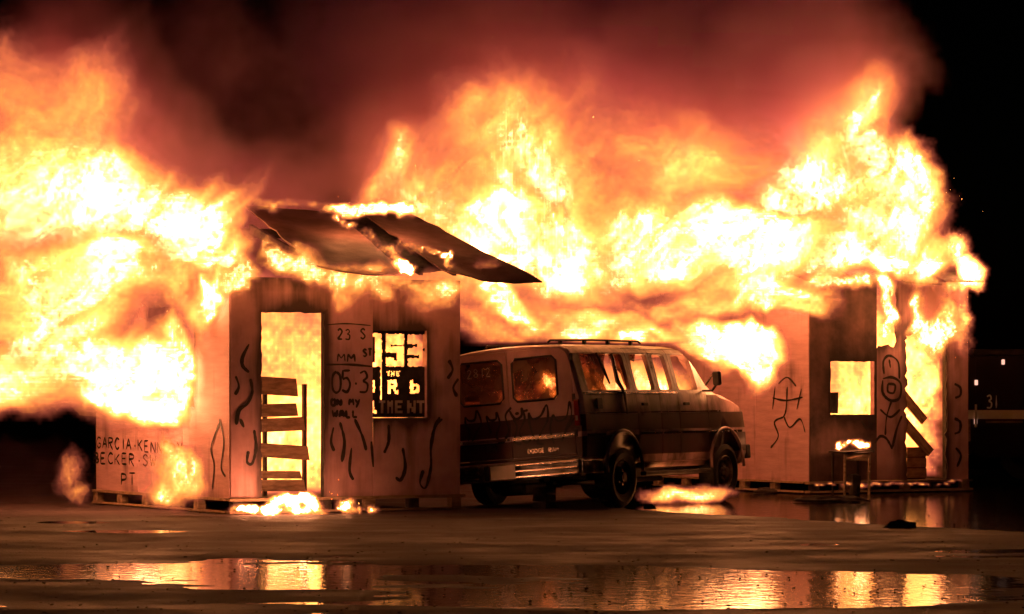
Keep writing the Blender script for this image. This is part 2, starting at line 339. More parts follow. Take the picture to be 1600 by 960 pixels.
def base_pallets(h, L1, L2, zt):
    for (z0, z1) in ((zt - .03, zt), (.02, .045)):
        MB().box((-.04, -.07, z0), (L1 + .04, .05, z1), jit=.006).build('base_board', M['wood'], h.e)
        MB().box((-.07, .055, z0), (.05, L2, z1), jit=.006).build('base_board', M['wood'], h.e)
    n = 6
    for i in range(n):
        x = (L1 - .14) * i / (n - 1); MB().box((x, -.06, .046), (x + .13, .04, zt - .031), jit=.006).build('base_block', M['wood'] if i % 2 else M['char'], h.e, bevel=.006)
    for i in range(1, 6):
        y = (L2 - .14) * i / 5; MB().box((-.06, y, .046), (.04, y + .13, zt - .031), jit=.006).build('base_block', M['wood'], h.e, bevel=.006)
    MB().box((.06, .06, zt - .03), (L1 - .05, L2 - .05, zt - .005)).build('floor_deck', M['char'], h.e)

# ---- left hut
hl = Hut(360, 38.4, R(30), 'nearer plywood hut in flames with open doorway, stencilled window and lifted roof sheets')
L1, L2, ZB, ZT = 2.98, 3.85, .19, 2.71
uz = hl.front
uD0, uD1 = uz(408, 600)[0], uz(506, 600)[0]; zD1 = uz(455, 489)[1]
uS = uz(582, 600)[0]; uW1 = uz(667, 600)[0]; zW0, zW1 = uz(630, 653)[1], uz(630, 517)[1]
panel(hl.e, 'front_wall_panel', M['ply_smoky'], 0, uS - .004, ZB, ZT, [(uD0, uD1, ZB - 1, zD1)], ragged=.02)
panel(hl.e, 'front_wall_panel', M['ply_smoky'], uS + .004, L1, ZB, ZT, [(uS - 1, uW1, zW0, zW1)], ragged=.006)
ySw0, ySw1 = hl.side(305, 600)[0], hl.side(232, 600)[0]; zs0, zs1 = hl.side(290, 637)[1], hl.side(290, 478)[1]
k = L2 / 3
for i in range(3):
    panel(hl.e, 'side_wall_panel', M['ply'], k * i + .004, k * (i + 1) - .004, ZB, ZT, [(ySw0, ySw1, zs0, zs1)], axis='y', ragged=.03)
for i in range(2):
    panel(hl.e, 'side_wall_panel', M['ply_char'], L2 / 2 * i + .02, L2 / 2 * (i + 1) - .004, ZB, ZT, [], axis='y', at=L1 - .02, out=1)
panel(hl.e, 'back_wall_panel', M['ply_char'], .02, L1 / 2 - .004, ZB, ZT, [], at=L2 - .02, out=1); panel(hl.e, 'back_wall_panel', M['ply_char'], L1 / 2, L1 - .03, ZB, ZT, [], at=L2 - .02, out=1)
# corner post and window reveal
MB().box((.006, .006, ZB), (.06, .06, ZT)).build('corner_post', M['char'], hl.e)
MB().box((L1 - .06, .004, ZB), (L1 - .004, .06, ZT)).build('corner_post', M['wood'], hl.e)
for a, b in (((uW1, .0, zW0 - .05), (uW1 + .045, .1, zW1 + .03)), ((uS - .02, .0, zW0 - .05), (uW1 - .002, .1, zW0 - .002)), ((uS - .02, 0, zW1 + .002), (uW1 - .002, .1, zW1 + .045)), ((uS - .07, .005, ZB), (uS - .022, .09, ZT))):
    MB().box(a, b, jit=.003).build('window_frame', M['ply'], hl.e)
for a in (uD0 - .05, uD1 + .005): MB().box((a, .004, ZB), (a + .045, .09, ZT - .3), jit=.004).build('door_post', M['char'], hl.e)
MB().box((uD0 - .0, .006, zD1 + .01), (uD1, .09, zD1 + .1), jit=.004).build('door_lintel', M['char'], hl.e)
base_pallets(hl, L1, L2, ZB)
# the stencilled board in the window
Y0 = .055
def sheet(h, rects_px, bounds, cell, y, th, name, mtl):
    x0, y0, x1, y1 = bounds; nx_, ny_ = int((x1 - x0) / cell), int((y1 - y0) / cell)
    ok = np.ones((nx_, ny_), bool)
    for i in range(nx_):
        for j in range(ny_):
            cx, cy = x0 + (i + .5) * cell, y0 + (j + .5) * cell
            jx, jy = 1.2 * mnoise.noise((cx * .25, cy * .25, 1)), 1.2 * mnoise.noise((cx * .25, cy * .25, 9))
            for r in rects_px:
                if r[0] <= cx + jx < r[2] and r[1] <= cy + jy < r[3]: ok[i, j] = bool(r[4]) if len(r) > 4 else False
    V = {}; vs = []; fs = []
    def vt(i, j, k):
        if (i, j, k) not in V:
            u, z = h.front(x0 + i * cell, y0 + j * cell, y); V[i, j, k] = len(vs); vs.append((u, y + (th if k else 0), z))
        return V[i, j, k]
    for i in range(nx_):
        for j in range(ny_):
            if not ok[i, j]: continue
            c = [(i, j), (i + 1, j), (i + 1, j + 1), (i, j + 1)]
            fs.append([vt(*p, 0) for p in c]); fs.append([vt(*p, 1) for p in c][::-1])
            for a, b, di, dj in ((0, 1, 0, -1), (1, 2, 1, 0), (2, 3, 0, 1), (3, 0, -1, 0)):
                ii, jj = i + di, j + dj
                if not (0 <= ii < nx_ and 0 <= jj < ny_ and ok[ii, jj]): fs.append([vt(*c[a], 0), vt(*c[b], 0), vt(*c[b], 1), vt(*c[a], 1)])
    return MB().add(vs, fs).build(name, mtl, h.e)
ST = [(586, 521, 597, 573), (580, 567, 586, 573), (580, 521, 586, 527),                                          # 1
      (603, 522, 632, 573), (611, 539, 633, 541.5, 1), (598, 551, 620, 559, 1), (616, 559, 620, 564, 1),           # 5
      (637, 523, 664, 573), (636, 538, 652, 542, 1), (637, 541, 646, 544, 1), (636, 555, 655, 560, 1), (661, 545, 666, 549, 1),   # 3
      (604, 580, 610, 582), (606, 580, 608.5, 588), (611.5, 580, 613.5, 588), (615.5, 580, 617.5, 588), (612, 583, 617, 585),
      (619, 580, 621, 588), (619, 580, 625, 582), (619, 583, 624, 585), (619, 586, 625, 588),                     # THE
      (579, 594, 585, 598), (581, 600, 585, 605), (579, 609, 585, 614), (583, 594, 586, 614),                     # 3
      (606, 594, 611, 616), (606, 594, 620, 599), (616, 596, 621, 605), (606, 602, 619, 607), (614, 606, 619, 611), (617, 610, 623, 616),   # R
      (641, 594, 646, 615), (641, 600, 654, 604), (651, 602, 656, 612), (641, 610, 654, 615),                     # D
      (594.5, 573, 597, 625), (581, 626, 585, 646), (581, 641, 589, 646)]
sheet(hl, ST, (578, 516.5, 667, 653), 1.0, Y0, .012, 'stencil_board', M['char'])
def rect_px(mb, h, x0, y0, x1, y1, y):
    c = [h.front(a, b, y) for a, b in ((x0, y0), (x1, y0), (x1, y1), (x0, y1))]
    return mb.add([(u, y, z) for u, z in c], [(0, 1, 2, 3)])
for r in [(592, 626, 602, 630), (595, 626, 599, 646), (605, 626, 608, 646), (608, 628, 611, 636), (611, 626, 614, 646), (617, 626, 621, 646), (621, 626, 629, 630), (621, 634, 627, 638), (621, 642, 629, 646),
          (636, 626, 640, 646), (640, 630, 643, 638), (643, 636, 646, 644), (646, 626, 649.5, 646), (651, 626, 663, 630), (655.5, 630, 659.5, 646)]:
    rect_px(MB(), hl, *r, Y0 - .003).build('stencil_stroke', M['pinkpaint'], hl.e)
# painted writing and flame squiggles
f_ = lambda px, py: uz(px, py)
def fw(text, px, py, hpx, wpx, wd, gap=.3):
    u, v = uz(px, py); sx = uz(px + 1, py)[0] - u; sz = .00735
    write(hl.e, text, u, v, hpx * sz, wpx * sx, wd * 1.35, F3, gap)
fw('23 S', 526, 530, 16, 8, .018, .5); fw('MM', 526, 565, 12, 12, .02, .3); fw('ST', 566, 557, 11, 6, .022, .3)
fw('05.3', 517, 614, 33, 15, .026, .02); fw('ON MY', 516, 634, 10, 7, .03, .35); fw('WALL', 518, 652, 11, 8, .032, .35)
MB().ribbon([uz(508, 508), uz(540, 506), uz(578, 509)], .016, F3).build('painted_line', M['paint'], hl.e); MB().ribbon([uz(508, 570), uz(545, 570), uz(580, 573)], .034, F3).build('painted_line', M['paint'], hl.e)
for st in ([(388, 538), (378, 558), (378, 572), (388, 582)], [(390, 592), (393, 612), (386, 630), (372, 642), (368, 664)], [(367, 588), (372, 604), (366, 617)], [(396, 672), (399, 700), (393, 724), (385, 722), (387, 705)],
           [(374, 655), (380, 668)], [(530, 660), (537, 690), (533, 722)], [(553, 655), (565, 682), (571, 704)], [(606, 664), (606, 690), (599, 708)], [(628, 700), (632, 730), (625, 750), (617, 746)],
           [(686, 652), (678, 668), (672, 700), (672, 730), (664, 762), (655, 755), (660, 735)], [(690, 655), (680, 664), (674, 682)], [(700, 563), (706, 578), (698, 592)], [(715, 592), (707, 606), (713, 620)],
           [(579, 690), (582, 730)], [(548, 700), (545, 735), (551, 750)], [(520, 668), (516, 690), (521, 705)]):
    MB().ribbon([uz(*p) for p in st],   .046, F3).build('painted_flame_lick', M['paint'], hl.e)
def sw(text, px, py, hpx, wpx, wd, slope=0):
    u, z = hl.side(px, py); du = hl.side(px + 1, py)[0] - u
    write(hl.e, text, u, z, hpx * .0078, wpx * du, wd * 1.5, S3, .35, slope)
sw('GARCIA.KENNEDY', 153, 700, 17, 7.0, .02); sw('BECKER.SW', 149, 724, 17, 8.0, .02); sw('PT', 192, 758, 18, 9, .02)
for st in ([(345, 655), (352, 690), (348, 730), (355, 745)], [(338, 680), (332, 702), (337, 728), (334, 765)], [(346, 660), (336, 684)]):
    MB().ribbon([hl.side(*p) for p in st], .04, S3).build('painted_flame_lick', M['paint'], hl.e)
# roof: ridge beam, rafters, lifted felt-covered sheets
ridge = Vector((0, L2 / 2, 3.50)); slope = .285
nrm = Vector((0, -slope, 1)).normalized()
def roof_sheet(cor, name, sag, lift=0, mtl=None, nu=14, nv=14, th=.016):
    q = [hl.hit(px, py, ridge + nrm * lift, nrm) for px, py in cor]
    V = []; Fc = []
    for kk in (0, 1):
        for i in range(nu + 1):
            for j in range(nv + 1):
                u, v = i / nu, j / nv
                p = q[0].lerp(q[1], u).lerp(q[3].lerp(q[2], u), v)
                if i in (0, nu) or j in (0, nv): p = p + Vector((.035 * mnoise.noise((u * 9, v * 9, 1.3)), .05 * mnoise.noise((u * 9, v * 9, 7.7)), 0))
                wv = sag * (math.sin(math.pi * u) * v ** 2) + .035 * mnoise.noise((u * 3, v * 3, cor[0][0])) 
                V.append(p - nrm * (wv + kk * th))
    n = nv + 1; m = (nu + 1) * n
    for i in range(nu):
        for j in range(nv):
            a = [i * n + j, (i + 1) * n + j, (i + 1) * n + j + 1, i * n + j + 1]; Fc += [a, [x + m for x in a][::-1]]
    for i in range(nu):
        for j in (0, nv): Fc.append([i * n + j, (i + 1) * n + j, (i + 1) * n + j + m, i * n + j + m])
    for j in range(nv):
        for i in (0, nu): Fc.append([i * n + j, i * n + j + 1, i * n + j + 1 + m, i * n + j + m])
    return MB().add(V, Fc).build(name, mtl or M['roof'], hl.e, R(40))
roof_sheet([(383, 322), (524, 331), (637, 428), (497, 415)], 'roof_sheet', .05)
roof_sheet([(500, 329), (575, 335), (708, 421), (600, 420)], 'roof_sheet', .03, -.07, M['char'])
roof_sheet([(568, 335), (641, 334), (849, 440), (690, 420)], 'roof_sheet', .07)
for x in (1.15, 1.75, 2.45, 2.9):
    MB().box((x, 0.02, -.05), (x + .05, L2 / 2 - .01, .05), Matrix(((1, 0, 0, 0), (0, 1, 0, 0), (0, slope, 1, 3.36 - slope * L2 / 2), (0, 0, 0, 1)))).build('rafter', M['char'], hl.e)
MB().box((.5, L2 / 2 - .03, 3.25), (L1 + .2, L2 / 2 + .03, 3.36)).build('ridge_beam', M['char'], hl.e)

# pallet burning upright inside the doorway
pe_x, pe_z = hl.front(400, 770, .55)
pal = empty('wooden_pallet', hl.w(pe_x, .55, ZB), R(30), 'charred wooden pallet leaning upright inside the burning doorway of the nearer hut', 'pallet')
def bd(mb_, y0, y1, xr, xl=404, yy=.5, tilt=0):
    c = [hl.front(a, b, yy) for a, b in ((xl, y1), (xr, y1), (xr - 3, y0), (xl, y0))]
    o = hl.Mi @ pal.location
    V = [(u - o.x, yy - o.y + dy, z - ZB + (tilt if i in (1, 2) else 0)) for dy in (0, .03) for i, (u, z) in enumerate(c)]
    return mb_.add(V, [(0, 1, 2, 3), (7, 6, 5, 4), (0, 4, 5, 1), (1, 5, 6, 2), (2, 6, 7, 3), (3, 7, 4, 0)])
for y0, y1, xr in ((588, 616, 466), (632, 652, 466), (655, 676, 477), (692, 714, 484), (736, 748, 472), (750, 768, 478)):
    bd(MB(), y0, y1, xr, tilt=random.uniform(-.05, .03)).build('slat', M['wood'], pal)
for a in (412, 474):
    u, z = hl.front(a, 770, .56); o = hl.Mi @ pal.location
    MB().box((u - o.x, .545 - o.y, 0), (u - o.x + .04, .6 - o.y, 1.3)).build('stringer', M['char'], pal)

# ---- right hut
hr = Hut(1265, 45.6, R(30), 'farther charred hut at the right with burning roof, square window and blazing doorway')
K1, K2, KB, KT = 2.67, 3.85, .17, 2.90
ru = hr.front
uw0, uw1 = ru(1297, 600)[0], ru(1366, 600)[0]; zw0, zw1 = ru(1330, 648)[1], ru(1330, 565)[1]
ud0, ud1 = ru(1415, 600)[0], ru(1478, 600)[0]; zd1 = ru(1440, 522)[1]
ug0, ug1 = ru(1369, 600)[0], ru(1372, 600)[0]
panel(hr.e, 'front_wall_panel', M['ply_char'], 0, ug0, KB, KT, [(uw0, uw1, zw0, zw1)], ragged=.012)
panel(hr.e, 'front_wall_panel', M['ply_smoky'], ug0 + .004, K1, KB, KT, [(ud0, ud1, KB - 1, zd1), (ug0 - 1, ru(1398, 500)[0], ru(1390, 540)[1], 9), (ru(1392, 500)[0], ru(1400, 500)[0], ru(1390, 490)[1], 9)], ragged=.05, cell=.06)
for i in range(3):
    panel(hr.e, 'side_wall_panel', M['ply'] if i < 2 else M['ply_smoky'], K2 / 3 * i + .004, K2 / 3 * (i + 1) - .004, KB, KT, [], axis='y')
    panel(hr.e, 'side_wall_panel', M['ply_char'], K2 / 3 * i + .02, K2 / 3 * (i + 1) - .004, KB, KT, [], axis='y', at=K1 - .02, out=1)
panel(hr.e, 'back_wall_panel', M['ply_char'], .02, K1 - .03, KB, KT, [], at=K2 - .02, out=1)
MB().box((.006, .006, KB), (.06, .06, KT)).build('corner_post', M['char'], hr.e)
MB().box((K1 - .07, .006, KB), (K1 - .004, .06, KT + .05)).build('corner_post', M['char'], hr.e)
for a, b in (((uw1, .0, zw0 - .04), (uw1 + .04, .09, zw1 + .03)), ((uw0, .0, zw0 - .04), (uw1 - .002, .09, zw0 - .002))):
    MB().box(a, b, jit=.003).build('window_frame', M['ply'], hr.e)
MB().box((uw0 - .03, -.06, zw0 + .02), (uw0 + .09, -.03, zw0 + .30), jit=.006).build('window_flap', M['char'], hr.e)
MB().box((ud1 + .005, .004, KB), (ud1 + .05, .09, KT - .1), jit=.004).build('door_post', M['char'], hr.e)
base_pallets(hr, K1, K2, KB)
for i, (x, y0_) in enumerate(((-.25, -.3), (.6, -.3), (1.4, -.25), (2.1, -.25))):
    MB().box((x, -.28, KT + .06), (x + .62, K2 / 2, KT + .08), Matrix(((1, 0, 0, 0), (0, 1, 0, 0), (0, .3, 1, -.02 + .03 * (i % 2)), (0, 0, 0, 1))), jit=.02).build('roof_sheet', M['char'], hr.e)
for st in ([(1218, 600), (1232, 590), (1246, 604)], [(1209, 622), (1230, 626), (1256, 621)], [(1232, 605), (1230, 640), (1226, 652)], [(1226, 652), (1212, 660), (1218, 682), (1206, 700)], [(1227, 652), (1236, 668), (1252, 655), (1260, 676)], [(1213, 604), (1209, 640)], [(1254, 608), (1247, 640)]):
    MB().ribbon([hr.side(*p) for p in st], .034, S3).build('painted_figure', M['paint'], hr.e)
for st in ([(1380, 585), (1379, 565), (1388, 556), (1402, 566), (1404, 592)], [(1390, 575), (1388, 562)], [(1378, 592), (1393, 590), (1406, 600), (1404, 622), (1390, 626), (1378, 614), (1378, 594)], [(1386, 600), (1397, 602), (1395, 614), (1386, 612), (1386, 600)],
           [(1392, 626), (1384, 652), (1382, 680)], [(1374, 640), (1390, 652), (1405, 640)], [(1393, 700), (1400, 670), (1408, 650)], [(1366, 692), (1374, 682), (1384, 686), (1393, 702)]):
    MB().ribbon([ru(*p) for p in st], .042, F3).build('painted_figure', M['paint'], hr.e)
for st in ([(1490, 600), (1499, 606), (1499, 618), (1491, 622)], [(1490, 654), (1499, 660), (1498, 674), (1490, 678)], [(1345, 658), (1352, 668), (1362, 662)], [(1355, 656), (1362, 672)], [(1492, 700), (1500, 712), (1494, 730)]):
    MB().ribbon([ru(*p) for p in st],   .046, F3).build('painted_flame_lick', M['paint'], hr.e)
# fallen boards inside the right doorway
for (a, b, yy, lab) in (((1414, 618), (1442, 650), .35, 'upper charred board leaning inside the blazing doorway of the farther hut'), ((1412, 655), (1452, 700), .3, 'lower charred board leaning inside the blazing doorway of the farther hut')):
    u0, z0 = ru(*a, yy); u1, z1 = ru(*b, yy); dv = Vector((u1 - u0, 0, z1 - z0)); L = dv.length; ang = math.atan2(dv.z, dv.x)
    o = MB().box((0, -.02, -.07), (L + .1, .02, .07), jit=.01).build('board', M['wood'], None); o.rotation_euler = (0, -ang, R(30)); o.location = hr.w(u0 - .05, yy, z0)
    o.rotation_mode = 'QUATERNION'; o.rotation_quaternion = (Matrix.Rotation(R(30), 4, 'Z') @ Matrix.Rotation(-ang, 4, 'Y')).to_quaternion()
    tag(o, lab, 'board', 'boards in the right doorway')
u, z = ru(1417, 752, .3); cr_ = empty('wooden_crate', hr.w(u, .3, KB), R(30), 'dark wooden crate on the floor just inside the farther doorway', 'crate')
for i in range(3): MB().box((0, 0, .02 + i * .145), (.34, .02, .15 + i * .145), jit=.004).build('slat', M['wood'], cr_)
MB().box((.0, .021, 0), (.34, .35, .44)).build('box_body', M['char'], cr_)
# burning stool in front of the right hut
u, z = ru(1330, 768, -.45); stool = empty('small_table', hr.w(u, -.45, 0), R(30), 'small scorched table with thin legs under the square window of the farther hut', 'table')
MB().box((-.25, -.18, .56), (.25, .18, .60), jit=.02).build('table_top', M['char'], stool)
for sx in (-.22, .19):
    for sy in (-.15, .12): MB().box((sx, sy, .0), (sx + .03, sy + .03, .56), jit=.008).build('leg', M['wood'] if sy < 0 else M['char'], stool)
MB().box((-.2, -.14, .47), (.2, -.12, .55), jit=.02).build('apron', M['wood'], stool)
MB().box((.02, .0, .0), (.17, .12, .27), jit=.03).build('shelf_panel', M['char'], stool)
# ------------------------------------------------------------------ van
VL = Vector((.02, 40.28, 0)); VR = R(-30); ROLL = R(-4.5)
van = empty('burning_van', VL, VR, 'lifted two-tone passenger van burning between the two huts, seen from its right rear', 'van')
VM = Matrix.Translation(VL) @ Matrix.Rotation(VR, 4, 'Z'); VI = VM.inverted()
RM = Matrix.Translation((0, 0, .45)) @ Matrix.Rotation(ROLL, 4, 'Y') @ Matrix.Translation((0, 0, -.45)); RI = RM.inverted()
WZ = [(.40, .88), (.47, .95), (.60, .985), (.85, 1.0), (1.08, 1.0), (1.28, .985), (1.34, .965), (1.58, .915), (1.80, .86), (1.86, .805), (1.90, .70), (1.925, .5), (1.94, .25), (1.945, 0)]
def wz(z):
    for (a, p), (b, q) in zip(WZ, WZ[1:]):
        if a <= z <= b: return p + (q - p) * (z - a) / (b - a)
    return .9
STN = [(-.0, 1.92, .965), (.05, 1.935, 1), (.5, 1.95, 1), (1.2, 1.955, 1), (2.0, 1.955, 1), (2.7, 1.95, 1), (2.95, 1.93, 1), (3.1, 1.85, 1), (3.25, 1.72, 1), (3.4, 1.56, 1), (3.55, 1.40, 1), (3.65, 1.34, 1), (3.95, 1.30, .985), (4.2, 1.24, .975), (4.34, 1.17, .965), (4.40, 1.06, .945)]
def shell(off):
    V = []; Fc = []; rings = []
    for s, H, k in STN:
        if off: s = min(max(s, off), 4.37)
        H -= off; b = min(1.28, H - .1)
        half = []
        for z, wv in WZ:
            zz = .4 + (z - .4) * (b - .4) / .88 if z <= 1.28 else b + (z - 1.28) * (H - b) / .665
            if off and z < .5: zz += off * (.5 - z) / .1
            half.append((max(wv * k - off, 0), s, zz))
        bot = [(0, s, half[0][2])]
        ring = bot + half + [(-x, y, z) for x, y, z in half[-2::-1]]
        rings.append(ring)
    n = len(rings[0])
    for r in rings: V += r
    for i in range(len(rings) - 1):
        for j in range(n): Fc.append((i * n + j, i * n + (j + 1) % n, (i + 1) * n + (j + 1) % n, (i + 1) * n + j))
    Fc += [tuple(range(n))[::-1], tuple(range((len(rings) - 1) * n, len(rings) * n))]
    return MB().add(V, Fc)
def bool_(o, op, cutters):
    for c in cutters:
        md = o.modifiers.new('b', 'BOOLEAN'); md.operation = op; md.object = c; md.solver = 'EXACT'
    dg = bpy.context.evaluated_depsgraph_get(); me = bpy.data.meshes.new_from_object(o.evaluated_get(dg))
    o.modifiers.clear(); return me
def rbox(a, b, bev=.04): return MB().box(a, b).build('cutter', None, bevel=bev)
outer = shell(0).build('van_shell', None); inner = shell(.05).build('cutter', None)
cut = [inner]
SW = [(.22, 1.29), (1.46, 1.93), (2.07, 2.41), (2.57, 3.10)]
for a, b in SW:
    cut.append(rbox((.55, a, 1.345), (1.3, b, 1.79))); cut.append(rbox((-1.3, a, 1.345), (-.55, b, 1.79)))
RW = [(.07, .67), (-.67, -.07)]
for a, b in RW: cut.append(rbox((a, -.2, 1.27), (b, .3, 1.78), .05))
for s in (.95, 3.715):
    for sx in (-1, 1):
        mt = Matrix.Translation((sx * .95, s, .40)) @ Matrix.Rotation(R(90), 4, 'Y')
        m_ = MB().lathe([(.0001, -.32), (.44, -.32), (.44, .32), (.0001, .32)], 32, mt); cut.append(m_.build('cutter', None))
wsm = rbox((-.72, 3.05, 1.44), (.72, 3.75, 1.80), .03); cut.append(wsm)
outer.data = bool_(outer, 'DIFFERENCE', cut)
DOORS = [('rear_door', (.008, -.2, .60), (.87, .045, 1.87)), ('rear_door', (-.87, -.2, .60), (-.008, .045, 1.87)), ('cargo_door', (.5, 1.385, .47), (1.3, 1.985, 1.86)), ('cargo_door', (.5, 1.995, .47), (1.3, 2.475, 1.86)), ('front_door', (.5, 2.485, .47), (1.3, 3.27, 1.86))]
def finish(me, name, par, mtl):
    z = np.empty(len(me.vertices) * 3, 'f'); me.vertices.foreach_get('co', z)
    at = me.attributes.new('bodyz', 'FLOAT', 'POINT'); at.data.foreach_set('value', z[2::3].copy())
    me.transform(RM); return link(name, me, mtl, par, R(28))
doors = []
for nm, a, b in DOORS:
    c = MB().box(a, b).build('cutter', None); me = bool_(outer, 'INTERSECT', [c]); doors.append((nm, me))
grow = [MB().box(Vector(a) - Vector((.008, .008, .008)), Vector(b) + Vector((.008, .008, .008))).build('cutter', None) for nm, a, b in DOORS]
body = bool_(outer, 'DIFFERENCE', grow)
finish(body, 'body', van, M['van'])
dobj = [finish(me, nm, van, M['van']) for nm, me in doors]
for o in [o for o in bpy.data.objects if o.name.startswith('cutter') or o is outer]: bpy.data.objects.remove(o)
def vb(mb, name, mtl, par=van, sm=False, bevel=0):
    mb.v = [tuple(RM @ Vector(v)) for v in mb.v]; return mb.build(name, mtl, par, sm, bevel)
def vrear(px, py, y=0.):
    o = VI @ Vector((0, 0, H0)); dv = (VI @ P(px, py, 10)) - o; t = (y - o.y) / dv.y; q = RI @ (o + dv * t); return q.x, q.z
V3 = lambda u, v, l: tuple(RM @ Vector((u, -.008 - l, v)))
# rear: gaskets, panes, graffiti, lamps, bumper, plate, badge
for i, (a, b) in enumerate(RW):
    c = [(a + .05, 1.27), (b - .05, 1.27), (b, 1.32), (b, 1.73), (b - .05, 1.78), (a + .05, 1.78), (a, 1.73), (a, 1.32), (a + .05, 1.27), (a + .06, 1.27)]
    vb(MB().tube([(x, .0, z) for x, z in c], .014, 8), 'window_gasket', M['tyre'], dobj[i], True)
    c2 = c[:8]; vb(MB().add([(x, .018, z) for x, z in c2] + [(x, .024, z) for x, z in c2], [tuple(range(8)), tuple(range(15, 7, -1))]), 'window_pane', M['glass'], dobj[i])
write(dobj[1], '2812', -.56, 1.60, .10, .06, .012, lambda u, v, l: tuple(RM @ Vector((u, .014 - l, v))), .5, name='chalk_letter', mtl='chalk')
for st in ([(727, 652), (733, 658), (742, 656), (745, 642), (752, 660), (745, 676), (738, 690), (730, 695)], [(727, 652), (728, 664), (734, 676), (732, 690)], [(760, 650), (766, 657), (775, 655), (776, 645), (781, 662), (776, 682), (786, 693), (792, 680)], [(760, 650), (763, 664), (768, 678)],
           [(799, 637), (790, 650), (795, 672), (788, 690), (778, 693)], [(796, 642), (805, 655), (815, 650), (815, 638), (820, 655), (812, 676), (822, 692), (832, 684)], [(802, 655), (808, 668), (804, 690), (815, 694)],
           [(826, 645), (832, 655), (845, 650), (854, 633), (856, 655), (846, 676), (840, 692), (850, 694)], [(826, 645), (828, 664), (836, 690)], [(864, 648), (872, 658), (885, 652), (890, 628), (893, 650), (886, 668), (878, 690)], [(864, 648), (860, 670), (866, 694)], [(905, 640), (896, 656), (884, 672)], [(805, 647), (811, 646)], [(818, 643), (825, 641)]):
    MB().ribbon([vrear(*p, -.008) for p in st ], .032, V3).build('painted_flame_lick', M['paint'], van)
u, z = vrear(826, 709); write(van, 'DODGE RAM', u, z, .05, .035, .013, V3, .35, 0, 0, 'badge_letter', 'chrome')
for sx in (1, -1):
    lamp = vb(MB().box((sx * .885, -.025, .93), (sx * .955, .03, 1.24)), 'tail_lamp', M['redlens'], van, False, .012)
    vb(MB().box((sx * .905, -.03, .99), (sx * .935, -.024, 1.05)), 'reversing_lens', M['chalk'], lamp)
bp_ = vb(MB().box((-1.0, -.16, .335), (1.0, -.03, .545)), 'rear_bumper', M['rim'], van, False, .022)
for a, b in ((-.98, -.37), (.13, .98)):
    for z in (.355, .425, .495): vb(MB().box((a, -.195, z), (b, -.158, z + .036)), 'bumper_rib', M['chrome'], bp_, False, .012)
vb(MB().box((-.22, -.172, .36), (.12, -.162, .52)), 'number_plate', M['stripe'], bp_)
for x in (-.30, .125): vb(MB().box((x, -.185, .35), (x + .06, -.162, .53)), 'bumper_guard', M['blackmetal'], bp_, False, .008)
vb(MB().box((1.0, -.14, .36), (1.03, .35, .52)), 'bumper_end', M['chrome'], bp_, False, .012)
for x0, x1 in ((-.86, -.02), (.02, .86)):
    vb(MB().box((x0, -.012, .81), (x1, -.001, .845)), 'trim_strip', M['chrome'], van); 
vb(MB().box((-.36, -.03, .70), (-.2, -.002, .80)), 'door_latch', M['blackmetal'], van, False, .008)
for x in (.885, -.885):
    for z in (.8, 1.22, 1.7): vb(MB().box((x - .02, -.012, z), (x + .02, .01, z + .09)), 'hinge', M['blackmetal'], van, False, .004)
# side trim
def strip(name, s0, s1, z, h, mtl, t=.012):
    n = 8; V = []
    for i in range(n + 1):
        s = s0 + (s1 - s0) * i / n; k = .985 if s > 3.9 else 1
        for dz in (0, h):
            for dx in (0, t): V.append((wz(z + dz) * k + .001 + dx, s, z + dz))
    Fc = []
    for i in range(n):
        a = i * 4; b = a + 4
        for p, q in ((0, 1), (1, 3), (3, 2), (2, 0)): Fc.append((a + p, a + q, b + q, b + p))
    Fc += [(0, 1, 3, 2), (n * 4, n * 4 + 2, n * 4 + 3, n * 4 + 1)]
    return vb(MB().add(V, Fc), name, mtl)
for a, b in ((.06, 1.38), (1.40, 1.975), (2.0, 2.465), (2.495, 3.26), (3.29, 4.2)):
    if a > .5: strip('trim_strip', a, b, .80, .028, M['chrome'])
    strip('trim_strip', a, b if b < 4 else 3.6, 1.065, .012, M['chrome'], .006)
    if b < 2.6: strip('drip_trim', a, b, 1.30, .022, M['chrome'])
strip('trim_strip', .06, .5, .80, .028, M['chrome'])
for s in (1.47, 2.58):   # handles
    vb(MB().box((1.0, s, 1.15), (1.035, s + .13, 1.185)), 'door_handle', M['blackmetal'], van, False, .008)
vb(MB().box((.99, .35, 1.12), (1.01, .48, 1.25)), 'fuel_flap', M['blackmetal'], van, False, .005)
for s in (.95, 3.715):
    c = []
    for i in range(17):
        a = math.pi * (i / 16) * 1.06 - .1; c.append((wz(.4 + max(0, .45 * math.sin(a))) + .012 if False else 1.0, s + .455 * math.cos(a), .40 + .455 * math.sin(a)))
    vb(MB().tube(c, .022, 8), 'wheel_arch_lip', M['van'], van, True)
